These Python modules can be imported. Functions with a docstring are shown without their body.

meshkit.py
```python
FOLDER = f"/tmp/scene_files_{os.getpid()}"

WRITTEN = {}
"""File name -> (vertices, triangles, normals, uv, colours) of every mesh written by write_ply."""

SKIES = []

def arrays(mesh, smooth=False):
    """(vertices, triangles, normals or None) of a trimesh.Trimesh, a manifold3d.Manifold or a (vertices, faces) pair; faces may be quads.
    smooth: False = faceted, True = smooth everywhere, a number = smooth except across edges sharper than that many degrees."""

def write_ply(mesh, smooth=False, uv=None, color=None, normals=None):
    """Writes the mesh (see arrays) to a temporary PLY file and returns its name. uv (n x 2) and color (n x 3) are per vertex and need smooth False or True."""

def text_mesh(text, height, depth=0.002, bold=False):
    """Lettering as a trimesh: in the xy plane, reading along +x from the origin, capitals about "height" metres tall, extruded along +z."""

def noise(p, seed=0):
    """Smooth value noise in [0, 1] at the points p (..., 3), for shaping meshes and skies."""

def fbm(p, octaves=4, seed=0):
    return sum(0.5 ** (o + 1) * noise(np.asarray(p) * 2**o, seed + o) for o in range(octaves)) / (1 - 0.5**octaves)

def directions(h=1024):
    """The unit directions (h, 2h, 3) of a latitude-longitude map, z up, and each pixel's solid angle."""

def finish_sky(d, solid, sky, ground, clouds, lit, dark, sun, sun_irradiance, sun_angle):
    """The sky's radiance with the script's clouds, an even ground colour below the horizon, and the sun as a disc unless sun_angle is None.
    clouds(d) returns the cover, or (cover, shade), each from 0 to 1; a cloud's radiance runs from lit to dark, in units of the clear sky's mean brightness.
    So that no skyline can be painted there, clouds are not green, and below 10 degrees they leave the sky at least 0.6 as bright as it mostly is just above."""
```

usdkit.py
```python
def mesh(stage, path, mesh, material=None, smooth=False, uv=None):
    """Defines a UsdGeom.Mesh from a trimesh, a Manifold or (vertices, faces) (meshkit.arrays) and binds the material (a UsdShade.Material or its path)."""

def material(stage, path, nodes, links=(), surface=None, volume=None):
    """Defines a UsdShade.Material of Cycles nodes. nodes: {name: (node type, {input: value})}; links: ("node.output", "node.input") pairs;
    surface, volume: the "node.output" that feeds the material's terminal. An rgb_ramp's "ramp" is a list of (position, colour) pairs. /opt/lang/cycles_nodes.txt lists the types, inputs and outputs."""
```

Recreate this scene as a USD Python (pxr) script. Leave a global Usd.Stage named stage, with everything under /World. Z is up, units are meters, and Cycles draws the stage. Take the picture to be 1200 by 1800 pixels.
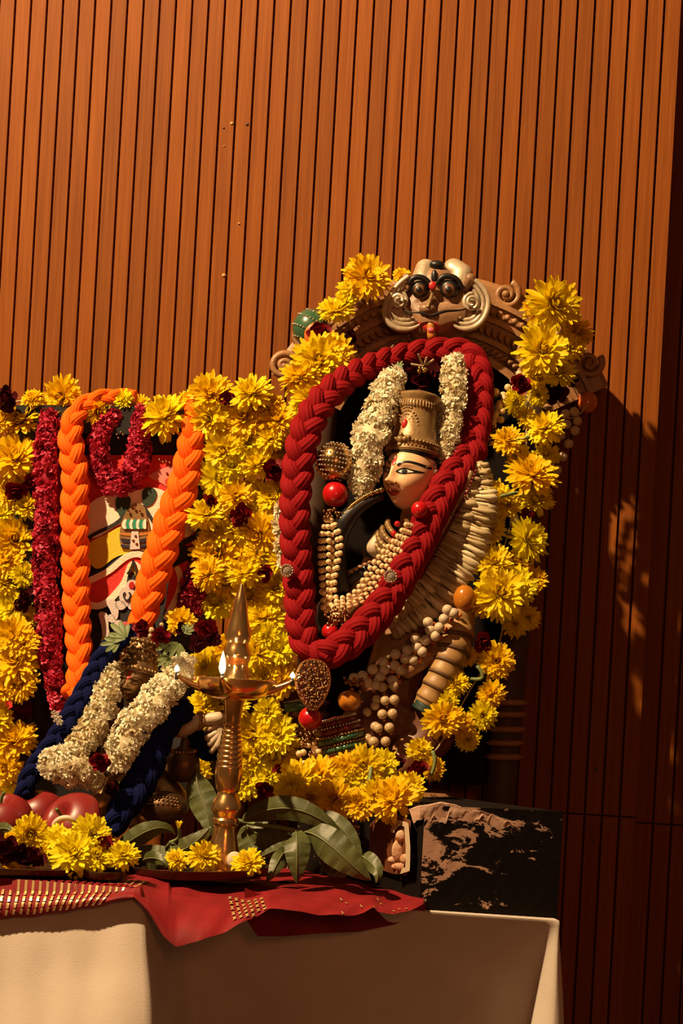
import math, random
import numpy as np, trimesh, usdkit
import manifold3d as m3
from scipy.interpolate import splprep, splev, LinearNDInterpolator
from scipy.spatial import Delaunay
from shapely.geometry import Polygon, LineString, Point
from pxr import Usd, UsdGeom, UsdLux, UsdShade, Gf, Sdf

rng = np.random.default_rng(7)
stage = Usd.Stage.CreateInMemory()
UsdGeom.SetStageUpAxis(stage, UsdGeom.Tokens.z)
UsdGeom.SetStageMetersPerUnit(stage, 1.0)
UsdGeom.Xform.Define(stage, '/World')
UsdGeom.Scope.Define(stage, '/World/Looks')

# ---------------------------------------------------------------- camera
F, PX0, PY0, ROLL, CZ = 3467.0, 600.0, 1200.0, math.radians(3.2), 1.002
EXPOSURE = 0.0
cr, sr = math.cos(ROLL), math.sin(ROLL)
cam = UsdGeom.Camera.Define(stage, '/World/camera')
cam.CreateHorizontalApertureAttr(24.0); cam.CreateVerticalApertureAttr(36.0)
cam.CreateFocalLengthAttr(24.0 * F / 1200.0)
cam.CreateVerticalApertureOffsetAttr(36.0 * (PY0 - 900.0) / 1800.0)
cam.CreateClippingRangeAttr(Gf.Vec2f(0.05, 50))
cam.CreateExposureAttr(EXPOSURE)
cam.AddTransformOp().Set(Gf.Matrix4d(cr, 0, sr, 0, -sr, 0, cr, 0, 0, -1, 0, 0, 0, 0, CZ, 1))

def at(px, py, Y):
    a = (np.asarray(px, float) - PX0) / F; b = -(np.asarray(py, float) - PY0) / F
    Y = np.asarray(Y, float) + 0 * a
    return np.stack([(a * cr - b * sr) * Y, Y, CZ + (a * sr + b * cr) * Y], -1)
def mm(px, Y): return px * Y / F
RIGHT, UP, FRONT = np.array([cr, 0, sr]), np.array([-sr, 0, cr]), np.array([0, -1.0, 0])

# ---------------------------------------------------------------- lights
KEY_POS, KEY_POWER = (-1.77, 1.10, 3.75), 255.0
key = UsdLux.SphereLight.Define(stage, '/World/key_lamp')
key.CreateRadiusAttr(0.045); key.CreateIntensityAttr(KEY_POWER * 60); key.CreateColorAttr(Gf.Vec3f(1.0, 0.69, 0.36))
key.AddTranslateOp().Set(Gf.Vec3d(*KEY_POS))
fill = UsdLux.DiskLight.Define(stage, '/World/hall_lamp')  # added unseen fill, stands in for warm light bounced by the room
fill.CreateRadiusAttr(0.25); fill.CreateIntensityAttr(15.0); fill.CreateColorAttr(Gf.Vec3f(1.0, 0.30, 0.09))
fill.AddTranslateOp().Set(Gf.Vec3d(0.5, -0.7, 1.5)); fill.AddRotateXOp().Set(84.0)
dome = UsdLux.DomeLight.Define(stage, '/World/ambient')
dome.CreateIntensityAttr(0.018); dome.CreateColorAttr(Gf.Vec3f(1.0, 0.48, 0.22))

# ---------------------------------------------------------------- materials
LOOK = {}
def mat(name, col, rough=0.6, metal=0.0, var=0.0, nscale=40.0, col2=None, bump=0.0, bscale=200.0, isl=0.0, trans=0.0, spec=0.5, coat=0.0, sheen=0.0, stretch=(1, 1, 1), sss=0.0, ramp=(0.35, 0.65)):
    nodes = {"p": ("principled_bsdf", {"roughness": rough, "metallic": metal, "specular_ior_level": spec, "coat_weight": coat, "sheen_weight": sheen, "base_color": col})}
    links, surf, src = [], "p.BSDF", None
    if col2 is not None:
        nodes["tc"] = ("texture_coordinate", {})
        nodes["mp"] = ("mapping", {"scale": stretch})
        nodes["n"] = ("noise_texture", {"scale": nscale, "detail": 4.0, "roughness": 0.6})
        nodes["r"] = ("rgb_ramp", {"ramp": [(ramp[0], col), (ramp[1], col2)]})
        links += [("tc.object", "mp.vector"), ("mp.vector", "n.vector"), ("n.fac", "r.fac")]
        src = "r.color"
    if isl:
        nodes["g"] = ("geometry", {})
        nodes["mr"] = ("map_range", {"value": 0.5, "from_min": 0.0, "from_max": 1.0, "to_min": 1 - isl, "to_max": 1 + isl * 0.5})
        nodes["h"] = ("hsv", {"color": col})
        links += [("g.random_per_island", "mr.value"), ("mr.result", "h.value")]
        if src: links.append((src, "h.color"))
        src = "h.color"
    if src: links.append((src, "p.base_color"))
    if bump:
        nodes["bn"] = ("noise_texture", {"scale": bscale, "detail": 3.0})
        nodes["tb"] = ("texture_coordinate", {})
        nodes["mb"] = ("mapping", {"scale": stretch})
        nodes["b"] = ("bump", {"strength": bump, "distance": 0.002})
        links += [("tb.object", "mb.vector"), ("mb.vector", "bn.vector"), ("bn.fac", "b.height"), ("b.normal", "p.normal")]
    if trans:
        nodes["t"] = ("translucent_bsdf", {"color": col})
        nodes["mx"] = ("mix_closure", {"fac": trans})
        if src: links.append((src, "t.color"))
        links += [("p.BSDF", "mx.closure1"), ("t.BSDF", "mx.closure2")]
        surf = "mx.closure"
    LOOK[name] = usdkit.material(stage, '/World/Looks/' + name, nodes, links, surface=surf)
    return LOOK[name]
def emit(name, col, strength):
    LOOK[name] = usdkit.material(stage, '/World/Looks/' + name, {"e": ("emission", {"color": col, "strength": strength})}, [], surface="e.emission")

def wood(name, a, b, c):
    nodes = {"tc": ("texture_coordinate", {}), "oi": ("object_info", {}),
             "cx": ("combine_xyz", {"x": 0.0, "y": 0.0, "z": 0.0}), "ml": ("math", {"math_type": "multiply", "value2": 37.0}),
             "ad": ("vector_math", {"math_type": "add"}), "mp": ("mapping", {"scale": (60, 60, 1.6)}),
             "n": ("noise_texture", {"scale": 3.0, "detail": 6.0, "roughness": 0.65, "distortion": 0.25}),
             "mp2": ("mapping", {"scale": (400, 400, 6)}), "n2": ("noise_texture", {"scale": 1.6, "detail": 3.0}),
             "r": ("rgb_ramp", {"ramp": [(0.25, a), (0.5, b), (0.75, c)]}),
             "r2": ("rgb_ramp", {"ramp": [(0.35, (0.72, 0.7, 0.68)), (0.55, (1, 1, 1))]}),
             "m": ("mix_color", {"blend_type": "multiply", "fac": 0.55}),
             "mr": ("map_range", {"from_min": 0.0, "from_max": 1.0, "to_min": 0.86, "to_max": 1.10}),
             "h": ("hsv", {}), "b": ("bump", {"strength": 0.25, "distance": 0.0006}),
             "p": ("principled_bsdf", {"roughness": 0.55, "specular_ior_level": 0.12})}
    links = [("oi.random", "ml.value1"), ("ml.value", "cx.x"), ("ml.value", "cx.z"), ("tc.object", "ad.vector1"), ("cx.vector", "ad.vector2"),
             ("ad.vector", "mp.vector"), ("mp.vector", "n.vector"), ("ad.vector", "mp2.vector"), ("mp2.vector", "n2.vector"), ("n.fac", "r.fac"), ("n2.fac", "r2.fac"),
             ("r.color", "m.a"), ("r2.color", "m.b"), ("m.result", "h.color"), ("oi.random", "mr.value"), ("mr.result", "h.value"), ("h.color", "p.base_color"),
             ("n2.fac", "b.height"), ("b.normal", "p.normal")]
    LOOK[name] = usdkit.material(stage, '/World/Looks/' + name, nodes, links, surface="p.BSDF")

wood('wall_wood', (0.150, 0.036, 0.0036), (0.200, 0.053, 0.0055), (0.245, 0.071, 0.0090))
mat('groove', (0.07, 0.010, 0.002), 0.9, spec=0.1)
mat('floor_mat', (0.06, 0.03, 0.02), 0.5)
mat('nail_plug', (0.50, 0.25, 0.11), 0.6)
mat('knot', (0.10, 0.035, 0.015), 0.7)
mat('white_cloth', (0.60, 0.51, 0.43), 0.85, col2=(0.53, 0.44, 0.36), nscale=9, bump=0.25, bscale=900, sheen=0.2)
mat('red_silk', (0.22, 0.007, 0.010), 0.65, col2=(0.16, 0.005, 0.008), nscale=25, bump=0.25, bscale=600, spec=0.25)
mat('gold_thread', (0.75, 0.50, 0.20), 0.35, metal=0.6)
mat('yellow_a', (0.95, 0.75, 0.008), 0.6, isl=0.10, trans=0.38, spec=0.25)
mat('yellow_b', (0.95, 0.66, 0.006), 0.6, isl=0.10, trans=0.38, spec=0.25)
mat('yellow_c', (0.95, 0.82, 0.011), 0.6, isl=0.10, trans=0.38, spec=0.25)
mat('orange_centre', (0.93, 0.60, 0.006), 0.65, isl=0.25, trans=0.2, spec=0.2)
mat('marigold', (0.78, 0.16, 0.01), 0.65, isl=0.25, trans=0.2, spec=0.2)
mat('rose_red', (0.24, 0.005, 0.010), 0.5, isl=0.35, trans=0.15, spec=0.2)
mat('rose_dark', (0.075, 0.004, 0.008), 0.5, isl=0.35, trans=0.1, spec=0.2)
mat('pink', (0.90, 0.050, 0.13), 0.55, isl=0.35, trans=0.25)
mat('white_petal', (0.95, 0.88, 0.68), 0.6, isl=0.10, trans=0.25, spec=0.3)
mat('old_petal', (0.85, 0.72, 0.45), 0.65, isl=0.18, trans=0.2, spec=0.3)
mat('tuberose', (0.62, 0.47, 0.25), 0.65, isl=0.2, trans=0.2, spec=0.2)  # bud colour darkened to stand for the shadow over the fringe
mat('calyx', (0.10, 0.17, 0.03), 0.6)
mat('stem_green', (0.16, 0.20, 0.06), 0.6)
mat('pale_leaf', (0.17, 0.22, 0.06), 0.55, isl=0.2, trans=0.25)
mat('mango_leaf', (0.055, 0.066, 0.016), 0.48, col2=(0.090, 0.096, 0.028), nscale=30, trans=0.10, spec=0.5, bump=0.15, bscale=300)
mat('leaf_vein', (0.15, 0.16, 0.06), 0.5)
mat('string', (0.42, 0.30, 0.17), 0.8)
mat('red_yarn', (0.21, 0.0018, 0.0045), 0.8, spec=0.15, bump=0.3, bscale=900)
mat('orange_yarn', (0.88, 0.115, 0.003), 0.8, spec=0.15, bump=0.3, bscale=900)
mat('blue_yarn', (0.004, 0.006, 0.045), 0.9, spec=0.08, bump=0.3, bscale=900)
mat('brass', (0.90, 0.55, 0.22), 0.20, metal=0.95, col2=(0.78, 0.42, 0.14), nscale=18, bump=0.08, bscale=120)
mat('old_brass', (0.36, 0.22, 0.10), 0.38, metal=0.85, col2=(0.22, 0.12, 0.05), nscale=60, bump=0.2, bscale=300)
mat('dark_brass', (0.09, 0.045, 0.018), 0.4, metal=0.7)  # dark brass, darkened further to put shade on the idol foot
mat('soot', (0.01, 0.008, 0.006), 0.9)
mat('ash', (0.55, 0.45, 0.34), 0.9)
mat('carved_dark', (0.05, 0.022, 0.008), 0.6)
mat('dark_brown', (0.14, 0.055, 0.024), 0.35)
mat('carved', (0.34, 0.17, 0.070), 0.42, col2=(0.22, 0.10, 0.040), nscale=35, bump=0.35, bscale=220, coat=0.2)
mat('carved_gold', (0.34, 0.21, 0.085), 0.40, metal=0.35, col2=(0.22, 0.12, 0.045), nscale=45, bump=0.2, bscale=250)
mat('silver_paint', (0.54, 0.45, 0.32), 0.40, metal=0.25, col2=(0.36, 0.27, 0.17), nscale=60, bump=0.15, bscale=300)
mat('face_brown', (0.17, 0.085, 0.042), 0.45, col2=(0.30, 0.155, 0.075), nscale=30, bump=0.2, bscale=160)
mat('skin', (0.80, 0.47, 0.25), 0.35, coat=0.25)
mat('skin_shaded', (0.26, 0.125, 0.05), 0.45, coat=0.2)  # skin colour darkened to put the recess shade into the body
mat('black_paint', (0.010, 0.008, 0.008), 0.4)
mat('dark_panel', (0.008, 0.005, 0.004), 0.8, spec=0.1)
mat('dark_green', (0.012, 0.030, 0.020), 0.5)
mat('white_paint', (0.80, 0.72, 0.60), 0.5)
mat('red_paint', (0.42, 0.014, 0.012), 0.4)
mat('lip', (0.42, 0.03, 0.025), 0.35)
mat('pink_paint', (0.62, 0.10, 0.14), 0.4)
mat('orange_paint', (0.42, 0.16, 0.02), 0.45)
mat('sari', (0.15, 0.045, 0.012), 0.5, col2=(0.09, 0.022, 0.008), nscale=30)
mat('stripe_tan', (0.38, 0.22, 0.075), 0.5, col2=(0.30, 0.16, 0.05), nscale=40)
mat('stripe_brown', (0.10, 0.045, 0.012), 0.6)
mat('ivory', (0.50, 0.38, 0.25), 0.5)
mat('pearl', (0.74, 0.53, 0.28), 0.18, metal=0.15, coat=0.7)
mat('cream_bead', (0.46, 0.32, 0.17), 0.25, coat=0.5)
mat('red_bead', (0.42, 0.005, 0.008), 0.25, coat=0.4)
mat('amber_bead', (0.42, 0.14, 0.012), 0.22, coat=0.5)
mat('orange_bead', (0.50, 0.12, 0.02), 0.3, coat=0.3)
mat('green_bead', (0.035, 0.095, 0.045), 0.3, coat=0.4)
mat('maroon_bead', (0.14, 0.008, 0.012), 0.3, coat=0.4)
mat('gold', (0.80, 0.47, 0.15), 0.22, metal=1.0, isl=0.3)
mat('copper_gold', (0.62, 0.30, 0.12), 0.25, metal=1.0, isl=0.4)
mat('rhinestone', (0.92, 0.78, 0.62), 0.08, metal=0.7, isl=0.35)
mat('apple_skin', (0.17, 0.008, 0.009), 0.40, col2=(0.25, 0.024, 0.016), nscale=16, ramp=(0.45, 0.75), coat=0.1)
mat('pale_stalk', (0.62, 0.46, 0.34), 0.6)
mat('cream_fabric', (0.78, 0.66, 0.50), 0.85, bump=0.6, bscale=500)
mat('yellow_fabric', (0.60, 0.46, 0.02), 0.8, bump=0.4, bscale=600)
mat('red_fabric', (0.58, 0.022, 0.014), 0.8, bump=0.6, bscale=500)
mat('rose_fabric', (0.55, 0.20, 0.17), 0.8, bump=0.3, bscale=500)
mat('navy_fabric', (0.012, 0.010, 0.03), 0.8, bump=0.4, bscale=600)
mat('green_fabric', (0.014, 0.035, 0.018), 0.8, bump=0.4, bscale=600)
mat('black_fabric', (0.014, 0.010, 0.010), 0.8, bump=0.4, bscale=600)
mat('grey_fabric', (0.58, 0.50, 0.48), 0.7, bump=0.4, bscale=600)
mat('gem_green', (0.03, 0.28, 0.16), 0.15, coat=0.6)
emit('flame', (1.0, 0.62, 0.22), 60.0)
emit('flame_core', (1.0, 0.80, 0.45), 90.0)

# peeling black paint over pink plaster
usd_nodes = {"tc": ("texture_coordinate", {}), "mp": ("mapping", {"scale": (22, 22, 46)}), "n": ("noise_texture", {"scale": 1.0, "detail": 8.0, "roughness": 0.72, "distortion": 0.6}),
             "sx": ("separate_xyz", {}), "mz": ("map_range", {"from_min": 0.0, "from_max": 0.13, "to_min": -0.09, "to_max": 0.05}),
             "mx": ("map_range", {"from_min": 0.03, "from_max": 0.20, "to_min": 0.035, "to_max": -0.16}),
             "a": ("math", {"math_type": "add"}), "a2": ("math", {"math_type": "add"}),
             "r": ("rgb_ramp", {"ramp": [(0.525, (0.006, 0.004, 0.003)), (0.537, (0.42, 0.25, 0.17))]}),
             "n2": ("noise_texture", {"scale": 50.0, "detail": 4.0}), "b": ("bump", {"strength": 0.4, "distance": 0.002}),
             "p": ("principled_bsdf", {"roughness": 0.6, "specular_ior_level": 0.06})}
LOOK['peeling'] = usdkit.material(stage, '/World/Looks/peeling', usd_nodes,
    [("tc.object", "mp.vector"), ("mp.vector", "n.vector"), ("tc.object", "sx.vector"), ("sx.z", "mz.value"), ("sx.x", "mx.value"), ("n.fac", "a.value1"), ("mz.result", "a.value2"),
     ("a.value", "a2.value1"), ("mx.result", "a2.value2"), ("a2.value", "r.fac"), ("r.color", "p.base_color"), ("n.fac", "b.height"), ("b.normal", "p.normal")], surface="p.BSDF")
mat('worn_orange', (0.40, 0.13, 0.04), 0.7, col2=(0.50, 0.34, 0.22), nscale=120, bump=0.6, bscale=250)
mat('flaked_black', (0.007, 0.005, 0.004), 0.6, spec=0.08, col2=(0.34, 0.22, 0.16), nscale=60, ramp=(0.66, 0.70))
mat('plaster', (0.46, 0.29, 0.20), 0.8, col2=(0.38, 0.22, 0.15), nscale=40, bump=0.5, bscale=150)

# ---------------------------------------------------------------- scene helpers
used = {}
def numbered(path):
    n = used.get(path, 0); used[path] = n + 1
    return path if n == 0 else '%s_%03d' % (path, n)
def tags(prim, label=None, cat=None, group=None, kind=None):
    for k, v in (('label', label), ('category', cat), ('group', group), ('kind', kind)):
        if v: prim.SetCustomDataByKey(k, v)
class Thing:
    def __init__(self, name, label=None, cat=None, base=(0, 0, 0), group=None, kind=None):
        self.path = numbered('/World/' + name); self.base = np.asarray(base, float)
        x = UsdGeom.Xform.Define(stage, self.path); x.AddTranslateOp().Set(Gf.Vec3d(*self.base.tolist()))
        tags(x.GetPrim(), label, cat, group, kind); self.prim = x.GetPrim()
    def add(self, name, mesh, material, smooth=40, parent=None, label=None, kind=None):
        v, f = va(mesh)
        p = numbered((parent or self.path) + '/' + name)
        g = usdkit.mesh(stage, p, (v - self.base, f), LOOK[material], smooth=smooth)
        tags(g.GetPrim(), label=label, kind=kind)
        return p
def va(m):
    if hasattr(m, 'to_mesh'):
        q = m.to_mesh(); return np.array(q.vert_properties[:, :3], float), np.array(q.tri_verts, int)
    if isinstance(m, trimesh.Trimesh): return np.array(m.vertices), np.array(m.faces)
    v, f = np.asarray(m[0], float), np.asarray(m[1], int)
    if f.shape[1] == 4: f = np.vstack([f[:, [0, 1, 2]], f[:, [0, 2, 3]]])
    return v, f
def cat(ms):
    V, Fs, n = [], [], 0
    for m in ms:
        v, f = va(m); V.append(v); Fs.append(f + n); n += len(v)
    return np.vstack(V), np.vstack(Fs)
def spline(pts, n, closed=False, s=0):
    p = np.asarray(pts, float)
    if closed: p = np.vstack([p, p[:1]])
    k = min(3, len(p) - 1)
    tck, u = splprep(p.T, s=s, per=closed, k=k)
    q = np.stack(splev(np.linspace(0, 1, 6 * n), tck), 1)
    d = np.r_[0, np.cumsum(np.linalg.norm(np.diff(q, axis=0), axis=1))]
    t = np.linspace(0, d[-1], n, endpoint=not closed)
    return np.stack([np.interp(t, d, q[:, i]) for i in range(q.shape[1])], 1)
def grid(nu, nv, fn, flip=False):
    u, v = np.meshgrid(np.linspace(0, 1, nu), np.linspace(0, 1, nv), indexing='ij')
    P = fn(u, v).reshape(-1, 3)
    i, j = np.meshgrid(np.arange(nu - 1), np.arange(nv - 1), indexing='ij')
    q = np.stack([i * nv + j, (i + 1) * nv + j, (i + 1) * nv + j + 1, i * nv + j + 1], -1).reshape(-1, 4)
    if flip: q = q[:, ::-1]
    return va((P, q))
def unit(v): v = np.asarray(v, float); return v / (np.linalg.norm(v, axis=-1, keepdims=True) + 1e-12)
def frames(p, view=FRONT):
    t = unit(np.gradient(p, axis=0)); n = view - (t @ view)[:, None] * t
    bad = np.linalg.norm(n, axis=1) < 0.1
    n[bad] = np.cross(t[bad], [1.0, 0.2, 0]); n = unit(n)
    return t, n, np.cross(t, n)
def tube(p, r, sides=10, r2=None, flute=0, amp=0.0, cap=True, twist=0.0, view=FRONT):
    p = np.asarray(p, float); r = np.broadcast_to(r, len(p)); r2 = r if r2 is None else np.broadcast_to(r2, len(p))
    t, n, b = frames(p, view)
    a = np.arange(sides) * 2 * np.pi / sides
    k = 1 + amp * np.cos(flute * a[None] + twist * np.arange(len(p))[:, None])
    v = p[:, None] + (np.cos(a)[None] * k * r[:, None])[..., None] * b[:, None] + (np.sin(a)[None] * k * r2[:, None])[..., None] * n[:, None]
    i, j = np.meshgrid(np.arange(len(p) - 1), np.arange(sides), indexing='ij')
    q = np.stack([i * sides + j, i * sides + (j + 1) % sides, (i + 1) * sides + (j + 1) % sides, (i + 1) * sides + j], -1).reshape(-1, 4)
    V = v.reshape(-1, 3); V, f = va((V, q))
    if cap:
        m = len(V); V = np.vstack([V, p[:1], p[-1:]]); jj = np.arange(sides); l = (len(p) - 1) * sides
        f = np.vstack([f, np.stack([np.full(sides, m), (jj + 1) % sides, jj], 1), np.stack([np.full(sides, m + 1), l + jj, l + (jj + 1) % sides], 1)])
    return V, f[:, ::-1]
def ball(c, r, n=2, sc=(1, 1, 1)):
    m = BALLS[n]; return m.vertices * (np.asarray(sc) * r) + c, m.faces
BALLS = {n: trimesh.creation.icosphere(n) for n in (1, 2, 3, 4, 5)}
def orient(z, roll=0.0):
    z = unit(z); x = np.cross([0.0, 0.0, 1.0], z)
    if np.linalg.norm(x) < 1e-3: x = np.array([1.0, 0, 0])
    x = unit(x); y = np.cross(z, x)
    c, s = math.cos(roll), math.sin(roll)
    return np.stack([x * c + y * s, -x * s + y * c, z], 1)
def lathe(profile, n=48, c=(0, 0, 0), axis=(0, 0, 1)):
    pr = np.asarray(profile, float); a = np.arange(n) * 2 * np.pi / n
    v = np.stack([pr[:, None, 0] * np.cos(a), pr[:, None, 0] * np.sin(a), np.broadcast_to(pr[:, None, 1], (len(pr), n))], -1).reshape(-1, 3)
    i, j = np.meshgrid(np.arange(len(pr) - 1), np.arange(n), indexing='ij')
    q = np.stack([i * n + j, i * n + (j + 1) % n, (i + 1) * n + (j + 1) % n, (i + 1) * n + j], -1).reshape(-1, 4)
    V, f = va((v, q))
    return V @ orient(axis).T + np.asarray(c), f
def sm(pts, n):
    return spline(pts, n)
def bones(segs, refine=None, smooth=8):
    """segs: list of chains of (px,py,Y,rpx): one continuous smoothed body."""
    total = None
    for ch in segs:
        sp = [m3.Manifold.sphere(mm(r, Y), 20).translate(at(x, y, Y).tolist()) for x, y, Y, r in ch]
        for a, b in zip(sp[:-1], sp[1:]) if len(sp) > 1 else [(sp[0], sp[0])]:
            h = m3.Manifold.batch_hull([a, b]); total = h if total is None else total + h
    total = total.refine_to_length(refine or 0.005)
    v, f = va(total); tm = trimesh.Trimesh(v, f, process=True)
    trimesh.smoothing.filter_taubin(tm, iterations=smooth)
    return tm
def tri2d(poly):
    out = []
    for g in getattr(poly, 'geoms', [poly]):
        v, f = trimesh.creation.triangulate_polygon(g, engine='earcut'); out.append((v, f, g))
    return out
def slab(poly, Yf, thick):
    """polygon in picture pixels -> solid plate of real thickness at its own distance; Yf number or function(px,py)."""
    if not hasattr(poly, 'area'): poly = Polygon(poly)
    poly = poly.buffer(0)
    ms = []
    fy = Yf if callable(Yf) else (lambda x, y: Yf + 0 * x)
    for v, f, g in tri2d(poly):
        n = len(v); Y = fy(v[:, 0], v[:, 1])
        A, B = at(v[:, 0], v[:, 1], Y), at(v[:, 0], v[:, 1], Y) + np.array([0, thick, 0])
        ms.append((np.vstack([A, B]), np.vstack([f[:, ::-1], f + n])))
        for ring in [g.exterior] + list(g.interiors):
            c = np.array(ring.coords)[:-1]; m = len(c); Yc = fy(c[:, 0], c[:, 1])
            A = at(c[:, 0], c[:, 1], Yc); i = np.arange(m); j = (i + 1) % m
            ms.append(va((np.vstack([A, A + [0, thick, 0]]), np.stack([i, j, j + m, i + m], 1))))
    return cat(ms)
def blob(pts, n=40): return Polygon(spline(pts, n, closed=True))
def line(pts, w, n=40, taper=False):
    return LineString(spline(pts, n) if len(pts) > 2 else pts).buffer(w / 2.0)
def decal(poly, surf, off, step):
    """paint patch lying on a surface: surf(x,y)->3D point and normal."""
    if not hasattr(poly, 'area'): poly = Polygon(poly)
    x0, y0, x1, y1 = poly.bounds
    gx, gy = np.meshgrid(np.arange(x0, x1 + step, step), np.arange(y0, y1 + step, step))
    inner = poly.buffer(-step * 0.4)
    P = [(x, y) for x, y in zip(gx.ravel(), gy.ravel()) if inner.contains(Point(x, y))]
    L = poly.exterior.length; P += [poly.exterior.interpolate(d).coords[0] for d in np.arange(0, L, step * 0.7)]
    P = np.array(P); t = Delaunay(P).simplices
    t = np.array([s for s in t if poly.buffer(step * 0.05).contains(Point(*P[s].mean(0)))])
    V = surf(P[:, 0], P[:, 1], off)
    n = np.cross(V[t[:, 1]] - V[t[:, 0]], V[t[:, 2]] - V[t[:, 0]])
    if n[:, 1].sum() > 0: t = t[:, ::-1]
    return V, t

# ---------------------------------------------------------------- flowers (unit radius, facing +z)
PROF = [0.45, 0.75, 1.0, 0.84, 0.36]
def petal(L, w, e0, e1, cup, base_r, az, tip=0.75, n=5, tw=0.0):
    t = np.linspace(0, 1, n); e = e0 + (e1 - e0) * t
    dr = np.r_[0, np.cumsum(np.cos(e[:-1]) * L / (n - 1))]; dz = np.r_[0, np.cumsum(np.sin(e[:-1]) * L / (n - 1))]
    prof = np.interp(t, [0, 0.35, tip, 0.93, 1.0], PROF) * w
    c, s = math.cos(az), math.sin(az)
    V = []
    for k in (-1, 0, 1):
        lift = cup * prof * (abs(k))
        r = base_r + dr - lift * np.sin(e); z = dz + lift * np.cos(e) + tw * k * prof
        lat = k * prof
        V.append(np.stack([r * c - lat * s, r * s + lat * c, z], 1))
    V = np.stack(V, 1).reshape(-1, 3)
    i, j = np.meshgrid(np.arange(n - 1), np.arange(2), indexing='ij')
    q = np.stack([i * 3 + j, (i + 1) * 3 + j, (i + 1) * 3 + j + 1, i * 3 + j + 1], -1).reshape(-1, 4)
    return va((V, q))
def make_chrys(seed):
    r = np.random.default_rng(seed); P = []
    rings = [(22, 0.80, -24, -40, 0.20), (25, 0.83, -3, -14, 0.20), (24, 0.82, 14, 6, 0.18), (22, 0.77, 30, 26, 0.16), (19, 0.70, 46, 46, 0.13), (15, 0.61, 61, 66, 0.10), (11, 0.50, 76, 88, 0.06)]
    for n, L, a, b, br in rings:
        ph = r.uniform(0, 6.28)
        for k in range(n):
            j = math.radians(r.normal(0, 9))
            P.append(petal(L * r.uniform(0.82, 1.12), r.uniform(0.085, 0.128), math.radians(a) + j, math.radians(b) + j + math.radians(r.normal(0, 14)), r.uniform(0.1, 0.5), br,
                           ph + 2 * math.pi * k / n + r.normal(0, 0.10), tip=r.uniform(0.6, 0.82), tw=r.normal(0, 0.25)))
    C = []
    for k in range(26):
        rr = 0.20 * math.sqrt(k / 26.0); az = k * 2.4
        C.append(petal(0.24 * r.uniform(0.8, 1.2), 0.045, math.radians(85 - 90 * rr), math.radians(95 - 60 * rr), 0.3, rr, az, n=3) )
    C = cat(C); C = (C[0] + [0, 0, 0.10], C[1])
    K = cat([petal(0.34, 0.09, math.radians(-25), math.radians(10), 0.3, 0.05, k * 0.785, n=3) for k in range(8)] + [tube(np.array([[0, 0, -0.05], [0.02, 0.02, -0.3], [0.06, 0.03, -0.55]]), 0.045, 6)])
    K = (K[0] + [0, 0, -0.13], K[1])
    return cat(P), C, K
def make_rose(seed):
    r = np.random.default_rng(seed); P = []
    for n, L, a, b, br in [(6, 0.80, -5, 45, 0.12), (6, 0.80, 20, 80, 0.10), (5, 0.74, 45, 105, 0.10), (4, 0.66, 62, 120, 0.06), (3, 0.55, 75, 120, 0.03)]:
        ph = r.uniform(0, 6.28)
        for k in range(n):
            j = math.radians(r.normal(0, 10))
            P.append(petal(L * r.uniform(0.8, 1.15), r.uniform(0.30, 0.42), math.radians(a) + j, math.radians(b) + j * 2, 0.35, br, ph + 2 * math.pi * k / n + r.normal(0, 0.2), tip=0.65, tw=r.normal(0, 0.35)))
    return cat(P)
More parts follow.
